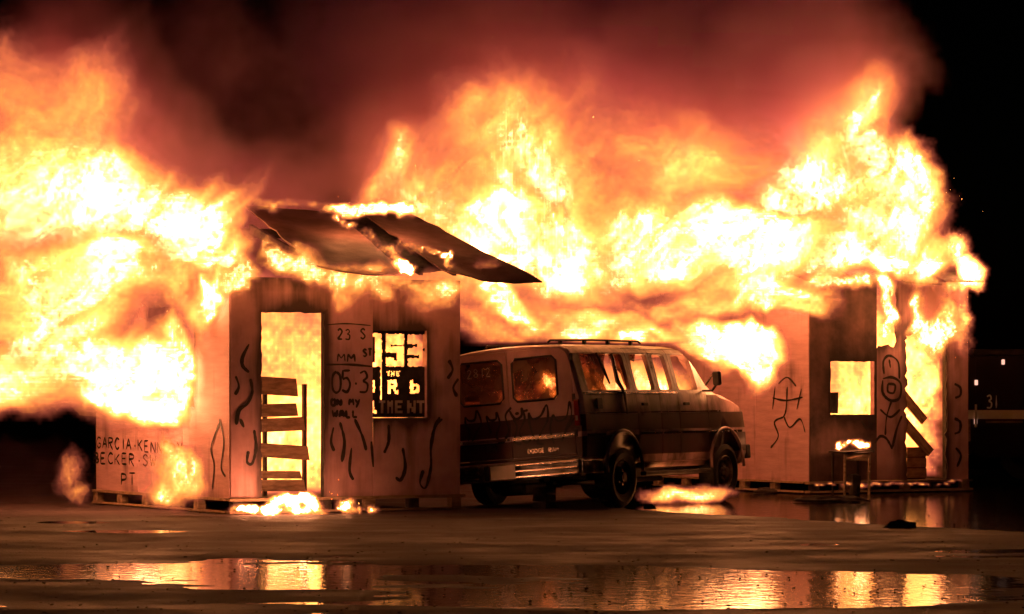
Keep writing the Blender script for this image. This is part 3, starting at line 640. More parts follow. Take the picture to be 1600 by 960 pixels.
# side glass remains
def pane(poly, name='glass_shard'):
    n = len(poly); V = [(wz(z) - .03, s, z) for s, z in poly] + [(wz(z) - .036, s, z) for s, z in poly]
    return vb(MB().add(V, [tuple(range(n)), tuple(range(2 * n - 1, n - 1, -1))]), name, M['glass'])
pane([(.22, 1.345), (.74, 1.345), (.70, 1.44), (.80, 1.55), (.86, 1.70), (.95, 1.79), (.22, 1.79)])
pane([(1.02, 1.79), (1.29, 1.79), (1.29, 1.36), (1.22, 1.42), (1.20, 1.55), (1.10, 1.63)])
pane([(1.46, 1.79), (1.72, 1.79), (1.64, 1.70), (1.55, 1.72), (1.50, 1.55), (1.46, 1.50)])
write(van, "DON'T C", .28, 1.66, .11, .09, .016, lambda u, v, l: tuple(RM @ Vector((wz(v) - .026, u, v))), .35, name='chalk_letter', mtl='chalk')
vb(MB().tube([(.90, .98, 1.79), (.95, 1.0, 1.45), (1.005, 1.05, 1.32), (1.015, 1.07, 1.05)], [.02, .03, .02, .008], 6), 'molten_trim', M['blackmetal'])
vb(MB().tube([(.89, .62, 1.80), (.93, .70, 1.6), (.97, .76, 1.42)], [.014, .02, .01], 6), 'molten_trim', M['blackmetal'])
# mirror, rails, wipers
mir = vb(MB().box((1.12, 3.19, 1.38), (1.24, 3.25, 1.56)), 'door_mirror', M['blackmetal'], van, False, .03)
vb(MB().tube([(.97, 3.2, 1.33), (1.1, 3.22, 1.32), (1.17, 3.22, 1.40)], .016, 6), 'mirror_arm', M['chrome'], mir)
vb(MB().tube([(.97, 3.3, 1.40), (1.1, 3.25, 1.52), (1.14, 3.22, 1.55)], .012, 6), 'mirror_arm', M['chrome'], mir)
for x in (-.45, .42):
    rail = vb(MB().tube([(x, .3, 1.96), (x, .36, 1.985), (x, 1.4, 2.0), (x, 2.6, 1.995), (x, 2.66, 1.97)], .014, 6), 'roof_rail', M['blackmetal'], van, True)
    for s in (.6, 1.2, 1.8, 2.4): vb(MB().box((x - .02, s - .02, 1.93), (x + .02, s + .02, 1.995)), 'rail_foot', M['blackmetal'], rail)
vb(MB().box((-.92, 4.44, .46), (.92, 4.58, .64)), 'front_bumper', M['blackmetal'], van, False, .02)
vb(MB().box((-.85, 4.38, .72), (.85, 4.45, .95)), 'grille', M['blackmetal'], van, False, .01)
# running gear (stands level on the ground)
def wheel(x, s, r, wd, sx, name='wheel'):
    mt = Matrix.Translation((x, s, r)) @ Matrix.Rotation(R(90) * sx, 4, 'Y')
    h = wd / 2; ri = r * .58
    t = MB().lathe([(ri, -h * .8), (r * .8, -h), (r * .95, -h * .85), (r, -h * .55), (r, h * .55), (r * .95, h * .85), (r * .8, h), (ri, h * .8), (ri * .98, 0), (ri, -h * .8)], 36, mt).build(name, M['tyre'], van, R(30))
    rm = MB().lathe([(ri, h * .8), (ri * .95, h * .86), (ri * .9, h * .5), (ri * .62, h * .35), (ri * .45, h * .62), (ri * .3, h * .62), (ri * .28, h * 1.0), (.001, h * 1.02)], 24, mt).build('rim', M['rim'], t, R(30))
    for k in range(6):
        a = k * math.pi / 3; m2 = mt @ Matrix.Translation((ri * .38 * math.cos(a), ri * .38 * math.sin(a), h * .62))
        MB().lathe([(.014, 0), (.014, .02), (.001, .022)], 6, m2).build('wheel_nut', M['chrome'], t)
    for k in range(36):
        a0 = k * 2 * math.pi / 36
        m2 = mt @ Matrix.Rotation(a0, 4, 'Z') @ Matrix.Translation((r, 0, 0))
        MB().box((-.004, -.012, -h * .5 + (k % 2) * .02), (.008, .012, h * .5 - .02 + (k % 2) * .02), m2).build('tread_block', M['tyre'], t)
for (x, s, r, sx) in ((.87, .95, .37, 1), (-.87, .95, .33, -1), (.87, 3.715, .37, 1), (-.87, 3.715, .37, -1)): wheel(x, s, r, .24, sx)
MB().tube([(-.8, .95, .36), (-.15, .95, .37), (-.12, .95, .37), (.12, .95, .37), (.15, .95, .37), (.8, .95, .37)], [.045, .045, .14, .14, .045, .045], 12).build('rear_axle', M['blackmetal'], van, True)
for x in (-.45, .45): vb(MB().box((x - .04, .0, .30), (x + .04, 4.2, .41)), 'chassis_rail', M['blackmetal'])
vb(MB().box((-.85, .1, .395), (.85, 4.2, .405)), 'underbody', M['blackmetal'])
vb(MB().tube([(.55, .0, .27), (.5, .8, .27), (.3, 1.6, .26), (.3, 3.2, .27)], .03, 8), 'exhaust_pipe', M['blackmetal'], van, True)
vb(MB().box((-.3, .15, .16), (.05, .7, .30)), 'fuel_tank', M['blackmetal'], van, False, .03)
vb(MB().box((.95, 1.42, .30), (1.03, 3.2, .35)), 'side_step', M['blackmetal'], van, False, .01)
vb(MB().tube([(-.12, .05, .33), (-.22, -.02, .16), (-.26, -.05, .06)], .012, 6), 'hanging_rod', M['blackmetal'])
for x0, x1, y0, y1 in ((.12, .34, .3, .6),):
    jb = VM @ Vector((x0, y0, 0))
st_ = empty('support_block', VM @ Vector((.28, .25, 0)), VR, 'dark timber support block under the rear of the van', 'block')
for i in range(3): MB().box((-.09, -.12, .0 + i * .09), (.09, .12, .085 + i * .09), jit=.006).build('timber', M['char'], st_)

# ------------------------------------------------------------------ fire engine parked in the dark, far right
ed = 50.8
ex = P(1512, 600, ed).x
eng = empty('fire_engine', (ex, ed, 0), 0, 'dark fire engine with pale stripe and number 31 parked behind the farther hut', 'fire engine')
def ez(py): return H0 + (HOR - py) / F * ed
def exx(px): return (px - CX) / F * ed - ex
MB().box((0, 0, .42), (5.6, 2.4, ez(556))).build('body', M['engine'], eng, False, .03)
MB().box((.1, .15, ez(556) + .002), (5.5, 2.2, ez(556) + .1)).build('hose_bed', M['blackmetal'], eng, False, .02)
MB().box((-.02, -.012, ez(655)), (5.6, -.002, ez(641))).build('stripe', M['stripe'], eng)
for a, b in ((.12, 1.0), (1.06, 1.95), (2.0, 3.0)):
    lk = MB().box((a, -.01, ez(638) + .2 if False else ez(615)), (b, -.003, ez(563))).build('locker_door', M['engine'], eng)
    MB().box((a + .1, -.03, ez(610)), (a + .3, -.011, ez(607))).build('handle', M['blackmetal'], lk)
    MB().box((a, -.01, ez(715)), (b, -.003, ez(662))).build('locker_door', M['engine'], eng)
MB().box((exx(1540), -.008, ez(661)), (exx(1598), -.002, ez(658))).build('pin_stripe', M['wood'], eng)
write(eng, '31', exx(1541), ez(638), ez(618) - ez(638), .085, .03, lambda u, v, l: (u, -.013 - l, v), .25, 0, 0, 'numeral', 'stripe')
for px, py in ((1567, 566), (1525, 598), (1524, 659)):
    lp = MB().box((exx(px - 2.4), -.045, ez(py + 4)), (exx(px + 2.4), -.013, ez(py - 4))).build('marker_lamp', emis('lit_marker_lamp', (1, .5, .36), 1.3 if py < 650 else .7), eng, False, .006)
MB().tube([(exx(1524), -.05, ez(668)), (exx(1524), -.06, ez(632))], .018, 8).build('grab_rail', M['stripe'], eng)
MB().box((exx(1510), -.03, ez(690)), (exx(1516), -.005, ez(655))).build('tail_panel', M['wood'], eng)
for i, s in enumerate((.9, 4.2)):
    mt = Matrix.Translation((s, .15, .48)) @ Matrix.Rotation(R(90), 4, 'X')
    t = MB().lathe([(.28, -.14), (.44, -.15), (.48, -.08), (.48, .08), (.44, .15), (.28, .14), (.2, .05), (.001, .05)], 28, mt).build('wheel', M['tyre'], eng, R(30))
MB().box((.0, .3, .2), (5.5, 2.1, .415)).build('chassis', M['blackmetal'], eng)

# ------------------------------------------------------------------ scraps on the ground
def scrap(px, py, lx, ly, lz, label, cat, name, mtl, n=3):
    d = F * H0 / (py - HOR); o = MB()
    V = []; nu, nv = 10, 5
    bm = bmesh.new(); bmesh.ops.create_icosphere(bm, subdivisions=3, radius=1)
    for v in bm.verts:
        q = v.co.copy(); k = 1 + .45 * mnoise.noise(q * 1.7 + Vector((px, py, 0))); v.co = Vector((q.x * lx * k, q.y * ly * k, max(-.1, q.z * k + .35 * mnoise.noise(q * 3.1)) * lz))
    me = bpy.data.meshes.new(name); bm.to_mesh(me); bm.free()
    ob = link(name, me, mtl); ob.location = (P(px, py, d).x, d, .012); tag(ob, label, cat); return ob
scrap(1406, 826, .15, .07, .07, 'dark crumpled scrap lying alone on the wet asphalt', 'debris', 'scrap', M['char'])
scrap(1196, 771, .16, .08, .06, 'charred debris heap by the front wheel beside the farther hut', 'debris', 'scrap', M['char'])
scrap(1300, 785, .42, .12, .07, 'low charred debris heap in front of the small table', 'debris', 'scrap', M['char'])
scrap(1015, 797, .07, .05, .05, 'small charred lump behind the rear wheel of the van', 'debris', 'scrap', M['char'])

# grit and cinders strewn over the asphalt
gm = MB(); rn = random.Random(11)
for i in range(700):
    py = 803 + 157 * rn.random() ** .8; px = rn.uniform(-40, 1640); d = F * H0 / (py - HOR); x = P(px, py, d).x
    r = rn.uniform(.003, .011); M_ = Matrix.Translation((x, d, .006)) @ Matrix.Rotation(rn.uniform(0, 6), 4, 'Z')
    gm.box((-r, -r * .7, 0), (r, r * .7, r * rn.uniform(.4, 1)), M_, r * .4)
tag(gm.build('grit', M['char']), 'loose grit and cinders strewn over the asphalt', 'grit', None, 'stuff')
# ------------------------------------------------------------------ fire and smoke: volumes grown from noise fields
class GN:
    def __init__(s, name):
        s.t = bpy.data.node_groups.new(name, 'GeometryNodeTree')
        s.t.interface.new_socket('Geometry', in_out='INPUT', socket_type='NodeSocketGeometry'); s.t.interface.new_socket('Geometry', in_out='OUTPUT', socket_type='NodeSocketGeometry')
    def n(s, ty, **k):
        x = s.t.nodes.new(ty)
        for a, b in k.items(): setattr(x, a, b)
        return x
    def set(s, sock, v):
        if hasattr(v, 'node'): s.t.links.new(v, sock)
        else: sock.default_value = v
    def m(s, op, *a):
        x = s.n('ShaderNodeMath', operation=op)
        for i, v in enumerate(a): s.set(x.inputs[i], v)
        return x.outputs[0]
    def v(s, op, *a):
        x = s.n('ShaderNodeVectorMath', operation=op)
        for i, v in enumerate(a): s.set(x.inputs['Scale'] if op == 'SCALE' and i == 1 else x.inputs[i], v)
        return x.outputs['Value'] if op in ('LENGTH', 'DOT_PRODUCT', 'DISTANCE') else x.outputs[0]
    def noise(s, vec, scale, detail=2, rough=.5, col=False):
        x = s.n('ShaderNodeTexNoise'); s.set(x.inputs['Vector'], vec); s.set(x.inputs['Scale'], scale); s.set(x.inputs['Detail'], detail); s.set(x.inputs['Roughness'], rough)
        return x.outputs['Color'] if col else x.outputs[0]
    def smin(s, a, b): return s.m('SMOOTH_MIN', a, b, .2)
def field(g, blobs, seed, tilt, warps, nscale, ridge, cut, clips, floor=.25, stretch=.45, erode=0.):
    pos = g.n('GeometryNodeInputPosition').outputs[0]
    p = pos
    for f, a in warps:
        c = g.noise(g.v('ADD', p, (seed * 7.1, seed * 3.3, seed * 5.7)), f, 1, .5, True)
        p = g.v('ADD', p, g.v('SCALE', g.v('SUBTRACT', c, (.5, .5, .5)), a))
    tot = None
    for c, r, s in blobs:
        l = g.v('LENGTH', g.v('DIVIDE', g.v('SUBTRACT', p, tuple(c)), tuple(r)))
        e = g.m('MULTIPLY', g.m('MAXIMUM', g.m('SUBTRACT', 1, l), 0), s)
        tot = e if tot is None else g.m('ADD', tot, e)
    # turbulence drawn out along the rising gas
    vr = g.n('ShaderNodeVectorRotate', rotation_type='Y_AXIS'); g.set(vr.inputs['Vector'], p); vr.inputs['Angle'].default_value = tilt
    q = g.v('MULTIPLY', g.v('ADD', vr.outputs[0], (seed * 1.3, seed * 2.1, 0)), (1, 1, stretch))
    nz = g.noise(q, nscale, 6, .75)
    rid = g.m('SUBTRACT', 1, g.m('ABSOLUTE', g.m('MULTIPLY_ADD', nz, 7, -3.5)))
    q2 = g.v('MULTIPLY', g.v('ADD', vr.outputs[0], (seed * 4.3, 1.7, seed)), (1, 1, stretch * .8))
    n2 = g.noise(q2, nscale * 2.1, 5, .68)
    n2 = g.m('SUBTRACT', 1, g.m('ABSOLUTE', g.m('MULTIPLY_ADD', n2, 4, -2)))          # thin bright filaments
    tot = g.m('SUBTRACT', g.m('MINIMUM', tot, 2.), g.m('MULTIPLY', g.m('SUBTRACT', 1, n2), erode))
    tot = g.m('MINIMUM', g.m('MAXIMUM', tot, 0), 1.05)
    rid = g.m('MAXIMUM', rid, -.1)
    h = g.m('MULTIPLY', tot, g.m('MULTIPLY_ADD', rid, ridge, floor))
    h = g.m('MAXIMUM', g.m('SUBTRACT', h, cut), 0)
    for c0, n0_ in clips:
        dd = g.v('DOT_PRODUCT', g.v('SUBTRACT', pos, tuple(c0)), tuple(n0_))
        x = g.n('ShaderNodeMapRange'); x.inputs[1].default_value = 0; x.inputs[2].default_value = .05; g.set(x.inputs[0], dd)
        h = g.m('MULTIPLY', h, x.outputs[0])
    return h
def grid(name, build, mn, mx, vox, mtl, iso=None):
    g = GN(name); h = build(g)
    res = [max(4, int((mx[i] - mn[i]) / vox) + 1) for i in range(3)]
    vc = g.n('GeometryNodeVolumeCube'); g.set(vc.inputs['Density'], h); vc.inputs['Min'].default_value = mn; vc.inputs['Max'].default_value = mx
    for a, b in zip('XYZ', res): vc.inputs['Resolution ' + a].default_value = b
    src = vc.outputs[0]
    if iso is not None:
        vm = g.n('GeometryNodeVolumeToMesh'); g.set(vm.inputs['Volume'], src); vm.inputs['Threshold'].default_value = iso; vm.inputs['Adaptivity'].default_value = .15; src = vm.outputs[0]
    sm = g.n('GeometryNodeSetMaterial'); g.t.links.new(src, sm.inputs[0]); sm.inputs['Material'].default_value = mtl
    o = g.n('NodeGroupOutput'); g.t.links.new(sm.outputs[0], o.inputs[0])
    return g.t
def fire_mat(name, gain, pw=2.0, K=5., B0=.4, boost=75):
    """sooty flame gas: absorbs and glows; the glow rises steeply with the heat stored in the grid"""
    m = bpy.data.materials.new(name); m.use_nodes = True; nt = m.node_tree; nt.nodes.clear(); N = nt.nodes; L = nt.links
    out = N.new('ShaderNodeOutputMaterial'); at = N.new('ShaderNodeAttribute'); at.attribute_name = 'density'
    em = N.new('ShaderNodeEmission'); cr = N.new('ShaderNodeValToRGB')
    sc_ = N.new('ShaderNodeMath'); sc_.operation = 'MULTIPLY'; sc_.inputs[1].default_value = .7; L.new(at.outputs['Fac'], sc_.inputs[0])
    L.new(sc_.outputs[0], cr.inputs[0]); L.new(cr.outputs[0], em.inputs[0])
    E = cr.color_ramp.elements; E[0].color = (1, .16, .10, 1); E[1].color = (1, .33, .14, 1); E[1].position = .95
    e = E.new(.14); e.color = (1, .19, .09, 1); e = E.new(.33); e.color = (1, .28, .05, 1); e = E.new(.62); e.color = (1, .34, .06, 1)
    def mt(op, x, y, z=None):
        q = N.new('ShaderNodeMath'); q.operation = op
        for i, v in enumerate((x, y, z)):
            if v is None: continue
            if hasattr(v, 'node'): L.new(v, q.inputs[i])
            else: q.inputs[i].default_value = v
        return q.outputs[0]
    d = at.outputs['Fac']
    B = mt('MULTIPLY_ADD', mt('POWER', d, pw), gain, B0)
    B = mt('MULTIPLY_ADD', mt('MAXIMUM', mt('SUBTRACT', d, 1.1), 0), gain * boost, B)
    k = mt('MULTIPLY', d, K)
    L.new(mt('MULTIPLY', B, k), em.inputs[1])
    ab = N.new('ShaderNodeVolumeAbsorption'); ab.inputs[0].default_value = (0, 0, 0, 1); L.new(k, ab.inputs[1])
    ad = N.new('ShaderNodeAddShader'); L.new(em.outputs[0], ad.inputs[0]); L.new(ab.outputs[0], ad.inputs[1])
    L.new(ad.outputs[0], out.inputs['Volume']); return m
def body_mat():
    m = bpy.data.materials.new('flame_sheet'); m.use_nodes = True; nt = m.node_tree; nt.nodes.clear(); N = nt.nodes; L = nt.links
    out = N.new('ShaderNodeOutputMaterial'); em = N.new('ShaderNodeEmission'); em.inputs[0].default_value = (1, .22, .05, 1); em.inputs[1].default_value = BODY
    tr = N.new('ShaderNodeBsdfTransparent'); ad = N.new('ShaderNodeAddShader'); L.new(tr.outputs[0], ad.inputs[0]); L.new(em.outputs[0], ad.inputs[1]); L.new(ad.outputs[0], out.inputs[0]); return m
BODY = .06
M['sheet'] = body_mat()
NF = [0]
def largest_only(me):
    bm = bmesh.new(); bm.from_mesh(me); seen = set(); comps = []
    for f in bm.verts:
        if f in seen: continue
        st = [f]; seen.add(f); comp = []
        while st:
            x = st.pop(); comp.append(x)
            for e in x.link_edges:
                y = e.other_vert(x)
                if y not in seen: seen.add(y); st.append(y)
        comps.append(comp)
    comps.sort(key=len)
    bmesh.ops.delete(bm, geom=[v for c in comps[:-1] for v in c], context='VERTS'); bm.to_mesh(me); bm.free()
W0 = ((.55, 1.3), (1.6, .6), (4.5, .22))
def flame(label, blobs_px, seed, tilt=0, vox=.045, gain=5.5, pw=2.2, warps=W0, nscale=3.0, ridge=1.0, cut=.05, clips=(), iso=.25, group=None, pad=.5, floor=.4, stretch=.4, K=9., B0=.55, erode=.45, boost=75):
    bl = [(P(b[0], b[1], b[2]), (b[3], b[4], b[5]), b[6]) for b in blobs_px]
    mn = Vector((1e9,) * 3); mx = -mn
    for c, r, s in bl:
        for i in range(3): mn[i] = min(mn[i], c[i] - r[i] - pad); mx[i] = max(mx[i], c[i] + r[i] + pad)
    mn.z = max(mn.z, 0.01)
    base = Vector(((mn.x + mx.x) / 2, (mn.y + mx.y) / 2, mn.z))
    e = empty('flame', (0, 0, 0), 0, label, 'flame', group)
    bld = lambda g: field(g, bl, seed, tilt, warps, nscale, ridge, cut, clips, floor, stretch, erode)
    NF[0] += 1
    fm = fire_mat('fire_gas', gain, pw, K, B0, boost)
    if iso:
        tmp = bpy.data.objects.new('tmp', bpy.data.meshes.new('tmp')); C.objects.link(tmp); md = tmp.modifiers.new('gn', 'NODES'); md.node_group = grid('flame_body', bld, mn, mx, max(vox * 1.3, .05), M['sheet'], iso)
        dg = bpy.context.evaluated_depsgraph_get(); me = bpy.data.meshes.new_from_object(tmp.evaluated_get(dg)); bpy.data.objects.remove(tmp)
        largest_only(me)
        if len(me.polygons):
            me.materials.clear(); me.materials.append(M['sheet'])
            for p in me.polygons: p.use_smooth = True
            me.name = 'flame_sheet'; o = bpy.data.objects.new('flame_sheet', me); C.objects.link(o); o.parent = e
        print('flame', NF[0], len(me.polygons))
    vd = bpy.data.volumes.new('flame_gas'); vo = bpy.data.objects.new('flame_gas', vd); C.objects.link(vo); vd.materials.append(fm); vo.parent = e
    md = vo.modifiers.new('gn', 'NODES'); md.node_group = grid('flame_gas', bld, mn, mx, vox, fm)
    return e
def nL(v): return Vector(v)
fL, gL = Vector((math.cos(R(30)), math.sin(R(30)), 0)), Vector((-math.sin(R(30)), math.cos(R(30)), 0))
def inside(h, l1, l2, zt, f=.6, m=.03):
    return [(h.w(m, 0, 0), fL), (h.w(0, f, 0), gL), (h.w(l1 - m - .02, 0, 0), -fL), (h.w(0, l2 - m - .02, 0), -gL), (Vector((0, 0, ZB + .02)), Vector((0, 0, 1)))]
# hut interiors
def PB(v, *r): d = v.y; return (CX + v.x / d * F, HOR - (v.z - H0) / d * F, d, *r)
def chain(pts, n, r0, r1, s0, s1, seed, flat=1., spread=4):
    rn = random.Random(seed); out = []
    for i in range(n):
        t = i / (n - 1) * (len(pts) - 1); k = min(int(t), len(pts) - 2); f = t - k
        a, b = pts[k], pts[k + 1]; r = rn.uniform(r0, r1)
        out.append((a[0] + (b[0] - a[0]) * f + rn.uniform(-spread, spread), a[1] + (b[1] - a[1]) * f + rn.uniform(-spread, spread) * .5, a[2] + (b[2] - a[2]) * f, r, r, r * flat, rn.uniform(s0, s1)))
    return out
W1 = ((1.5, .4), (4.5, .2), (11, .07)); W2 = ((3, .22), (9, .09))
flame('flames filling the doorway and inside of the nearer hut', [PB(hl.w(1.0, 1.2, .7), 1.5, 1.5, 1.1, 2.0), PB(hl.w(.9, 1.3, 2.0), 1.4, 1.5, 1.0, 1.3), PB(hl.w(2.2, 1.0, 1.5), 1.3, 1.3, 1.2, 1.7)], 1, 0, .045, clips=inside(hl, L1, L2, ZT), iso=.5, gain=11, nscale=4, ridge=1.15, floor=.04, erode=1.0, boost=10, stretch=.32, warps=((.8, .8), (2.5, .45), (7, .16)), K=24)
flame('big flames blowing left out of the side opening of the nearer hut', [
    (275, 580, 39.6, .6, .6, .75, 2.2), (200, 605, 39.2, .8, .6, .55, 2.0), (100, 590, 39, 1.0, .8, .65, 1.35), (0, 590, 39, .9, .8, .6, 1.0), (285, 480, 39.9, .4, .5, .5, 1.5), (100, 480, 39.6, 1.5, .8, .65, .75), (180, 650, 39.1, .6, .5, .3, 1.2), (300, 440, 39.3, .7, .5, .6, 1.0), (345, 480, 39.0, .3, .3, .6, .6), (190, 420, 39.5, 1.2, .6, .6, .8), (60, 430, 39.6, 1.3, .6, .7, .95), (338, 440, 38.3, .45, .35, .4, 1.7), (300, 450, 38.5, .5, .35, .5, 1.5), (280, 470, 38.9, .55, .35, .5, 1.2), (320, 520, 38.75, .2, .2, .4, .7), (60, 520, 39.2, 1.0, .6, .5, 1.0)], 2, R(-65), .038, clips=[(hl.w(-.03, 0, 0), -fL)])
flame('flames rolling left from the roof of the nearer hut', [
    (230, 330, 40.3, 1.1, .9, .75, 1.5), (110, 330, 40.3, 1.4, .9, 1.0, 1.0), (0, 300, 40.5, 1.5, .9, 1.2, .8), (150, 220, 40.6, 1.1, .8, .9, .7), (320, 350, 40.6, .7, .8, .55, 1.5), (60, 170, 41, 1.6, .9, 1.0, .4), (300, 420, 40.4, .8, .6, .5, .9), (370, 385, 40.3, .5, .5, .55, 1.1), (350, 310, 40.6, .6, .6, .35, .9), (80, 120, 41, 1.6, .9, .9, .45)], 3, R(-50), .036, clips=[(hl.w(0, .6, 0), gL)])
flame('flames licking under the eave above the front wall of the nearer hut', chain([(352, 445, 38.15), (372, 436, 38.2), (390, 425, 38.3)], 6, .2, .28, .8, 1.2, 17, .9, 6) + chain([(395, 340, 38.9), (410, 380, 38.8), (430, 410, 38.6), (500, 432, 38.6), (600, 440, 39.0), (712, 440, 39.4)], 26, .18, .3, .55, 1.1, 7, .8, 10) + chain([(520, 460, 38.8), (600, 470, 39.0), (700, 465, 39.4)], 10, .16, .28, .4, .8, 8, 1.1, 12) + chain([(425, 345, 39), (455, 375, 38.9), (470, 400, 38.7)], 6, .14, .24, .7, 1.2, 9, 1, 8), 4, R(-50), .026, warps=W1, nscale=6, erode=.6, pad=.3, clips=[(hl.w(0, -.02, 0), -gL)], K=7, gain=3.2, floor=.3)
flame('flames breaking through the gap between the roof sheets', chain([(522, 334, 39.9), (560, 356, 39.3), (592, 382, 38.9), (628, 415, 38.5), (640, 422, 38.45)], 17, .07, .14, .7, 1.5, 1, .8, 7) + chain([(622, 380, 38.7), (650, 388, 38.5), (678, 398, 38.4), (690, 404, 38.4)], 8, .06, .11, .7, 1.3, 2, .7) + chain([(700, 396, 38.4), (706, 412, 38.35)], 3, .07, .1, .9, 1.3, 3), 5, R(-50), .02, warps=((3, .2), (8, .12), (16, .06)), nscale=12, erode=1.1, ridge=1.3, stretch=.3, pad=.2, K=14)
flame('bright flames along the roof ridge of the nearer hut', chain([(540, 329, 40.3), (590, 325, 40.4), (630, 330, 40.5)], 9, .12, .2, 1.2, 2.2, 15, .6, 5) + chain([(385, 320, 40.2), (450, 316, 40.3), (530, 326, 40.3)], 9, .1, .18, .35, .9, 16, .7, 6), 6, R(-60), .026, warps=W2, nscale=8, erode=.7, pad=.25, K=12)
flame('tall orange flames behind the roof of the nearer hut', [
    (640, 300, 44, .8, .8, 1.0, .9), (740, 340, 44, 1.1, .9, .9, 1.4), (820, 390, 44, 1.0, .8, .8, 1.5), (880, 400, 44, .8, .8, .8, 1.3), (790, 250, 44.4, 1.2, .9, 1.1, .85), (620, 245, 44.2, .45, .6, .5, .8), (890, 300, 44.4, 1.2, .9, 1.0, 1.15), (880, 180, 44.6, 1.5, .9, 1.2, .55), (740, 170, 44.6, 1.0, .9, .9, .5), (700, 460, 44, 1.2, .8, .8, .7)], 7, R(-15), .038)
flame('white-hot mass of flame above the van', [
    (980, 400, 44.5, 1.0, .8, .7, 2.0), (1100, 400, 45, 1.1, .8, .62, 2.1), (1200, 410, 45.3, .9, .7, .52, 2.1), (920, 450, 44, .7, .7, .5, 1.4), (1020, 300, 44.8, 1.5, .9, .85, .9), (1130, 250, 45, 1.2, .8, .9, .6), (1000, 190, 45, 1.7, .9, 1.1, .5), (1160, 480, 45.2, 1.0, .5, .4, .9), (1060, 500, 45, 1.0, .6, .4, .9), (940, 510, 44.6, .9, .6, .4, .8), (1228, 488, 45.2, .5, .35, .36, 1.1), (1190, 470, 45.4, .6, .4, .35, 1.1)], 8, R(-70), .036, gain=6.5)
flame('roof fire of the farther hut reaching high into the smoke', [
    (1330, 380, 46.3, 1.1, .8, .65, 2.0), (1270, 400, 46.2, .8, .7, .5, 2.0), (1420, 340, 46.6, .75, .7, .85, 1.7), (1330, 280, 46.6, 1.0, .8, .9, 1.3), (1230, 240, 46.6, .95, .8, .85, 1.1), (1210, 310, 46.4, .9, .8, .7, 1.2), (1445, 260, 46.7, .5, .5, .75, 1.2), (1470, 412, 46.4, .5, .45, .28, 1.6), (1400, 420, 46.0, .6, .45, .25, 1.5), (1300, 425, 45.5, .6, .4, .22, 1.4), (1410, 240, 46.8, .6, .6, .6, 1.0), (1340, 150, 46.8, .6, .5, .7, .5), (1350, 205, 46.8, .6, .5, .6, .75), (1290, 175, 46.8, .7, .5, .6, .5), (1150, 190, 46.6, .4, .4, .7, .5), (1250, 140, 46.9, 1.6, .8, .9, .48)], 9, R(-12), .036, gain=6.5)
flame('small bright flame curling round the right corner of the farther hut', [(1520, 430, 46.7, .3, .3, .3, 2.2), (1505, 500, 46.7, .14, .2, .6, .9), (1490, 395, 46.7, .3, .3, .35, 1.5)], 10, 0, .028, gain=17, warps=W1, nscale=6, erode=.6, pad=.25, K=10)
flame('flames filling the doorway and inside of the farther hut', [PB(hr.w(1.8, 1.0, 1.2), 1.2, 1.2, 1.6, 2.8), PB(hr.w(.7, 1.0, 1.2), .9, 1.0, .9, 1.8), PB(hr.w(1.5, 1.2, 2.4), 1.4, 1.2, .9, 1.4)], 11, 0, .045, clips=inside(hr, K1, K2, KT, .4), iso=.5, gain=11, nscale=4, ridge=1.15, floor=.04, erode=1.0, boost=10, stretch=.32, warps=((.8, .8), (2.5, .45), (7, .16)), K=24)
flame('flames climbing the front wall above the farther doorway', chain([(1270, 440, 45.3), (1370, 440, 45.7), (1500, 440, 46.4)], 16, .16, .28, .6, 1.1, 10, .7, 8) + chain([(1388, 450, 45.8), (1392, 490, 45.8), (1384, 530, 45.8)], 8, .1, .18, .8, 1.3, 11, 1.5, 5) + chain([(1430, 460, 45.9), (1440, 510, 46.0), (1480, 510, 46.2), (1470, 545, 46.1), (1485, 470, 46.2)], 14, .14, .26, .5, 1.0, 12, 1.4, 10), 12, 0, .026, warps=W1, nscale=7, erode=.6, pad=.25, clips=[(hr.w(0, -.02, 0), -gL)], K=8, gain=4)
flame('jet of flame bursting from the front of the van', [(1150, 545, 43.6, .5, .5, .36, 2.3), (1185, 560, 43.6, .45, .5, .4, 2.0), (1100, 525, 43.5, .5, .5, .28, 1.8), (1180, 600, 43.5, .35, .4, .25, 1.2)], 13, R(60), .03, warps=((1, .5), (3.5, .28), (9, .1)), nscale=4.5, pad=.3, K=8, gain=6.5)
flame('rolling orange flames on the van roof beside the nearer hut', [(870, 490, 42.6, .8, .6, .45, 1.1), (960, 500, 42.8, .7, .6, .35, 1.1), (790, 485, 40.2, .5, .4, .35, 1.3), (750, 475, 40.0, .35, .35, .4, 1.3), (840, 500, 40.6, .4, .4, .25, 1.2), (1040, 510, 43.0, .6, .5, .25, 1.1), (830, 460, 43.2, .7, .5, .5, .6), (800, 528, 42.6, .5, .4, .25, .8), (900, 528, 42.8, .5, .4, .2, 1.0), (990, 525, 43.2, .5, .4, .2, 1.0), (738, 515, 43.0, .6, .4, .45, .85)], 14, R(-60), .036, clips=[(Vector((0, 0, 1.99)), Vector((0, 0, 1))), (hl.w(L1 + .05, 0, 0), fL)])
vin = [(VM @ Vector((.84, 0, 0)), VM.to_3x3() @ Vector((-1, 0, 0))), (VM @ Vector((-.84, 0, 0)), VM.to_3x3() @ Vector((1, 0, 0))), (VM @ Vector((0, .08, 0)), VM.to_3x3() @ Vector((0, 1, 0))), (VM @ Vector((0, 3.2, 0)), VM.to_3x3() @ Vector((0, -1, 0))), (Vector((0, 0, 1.84)), Vector((0, 0, -1)))]
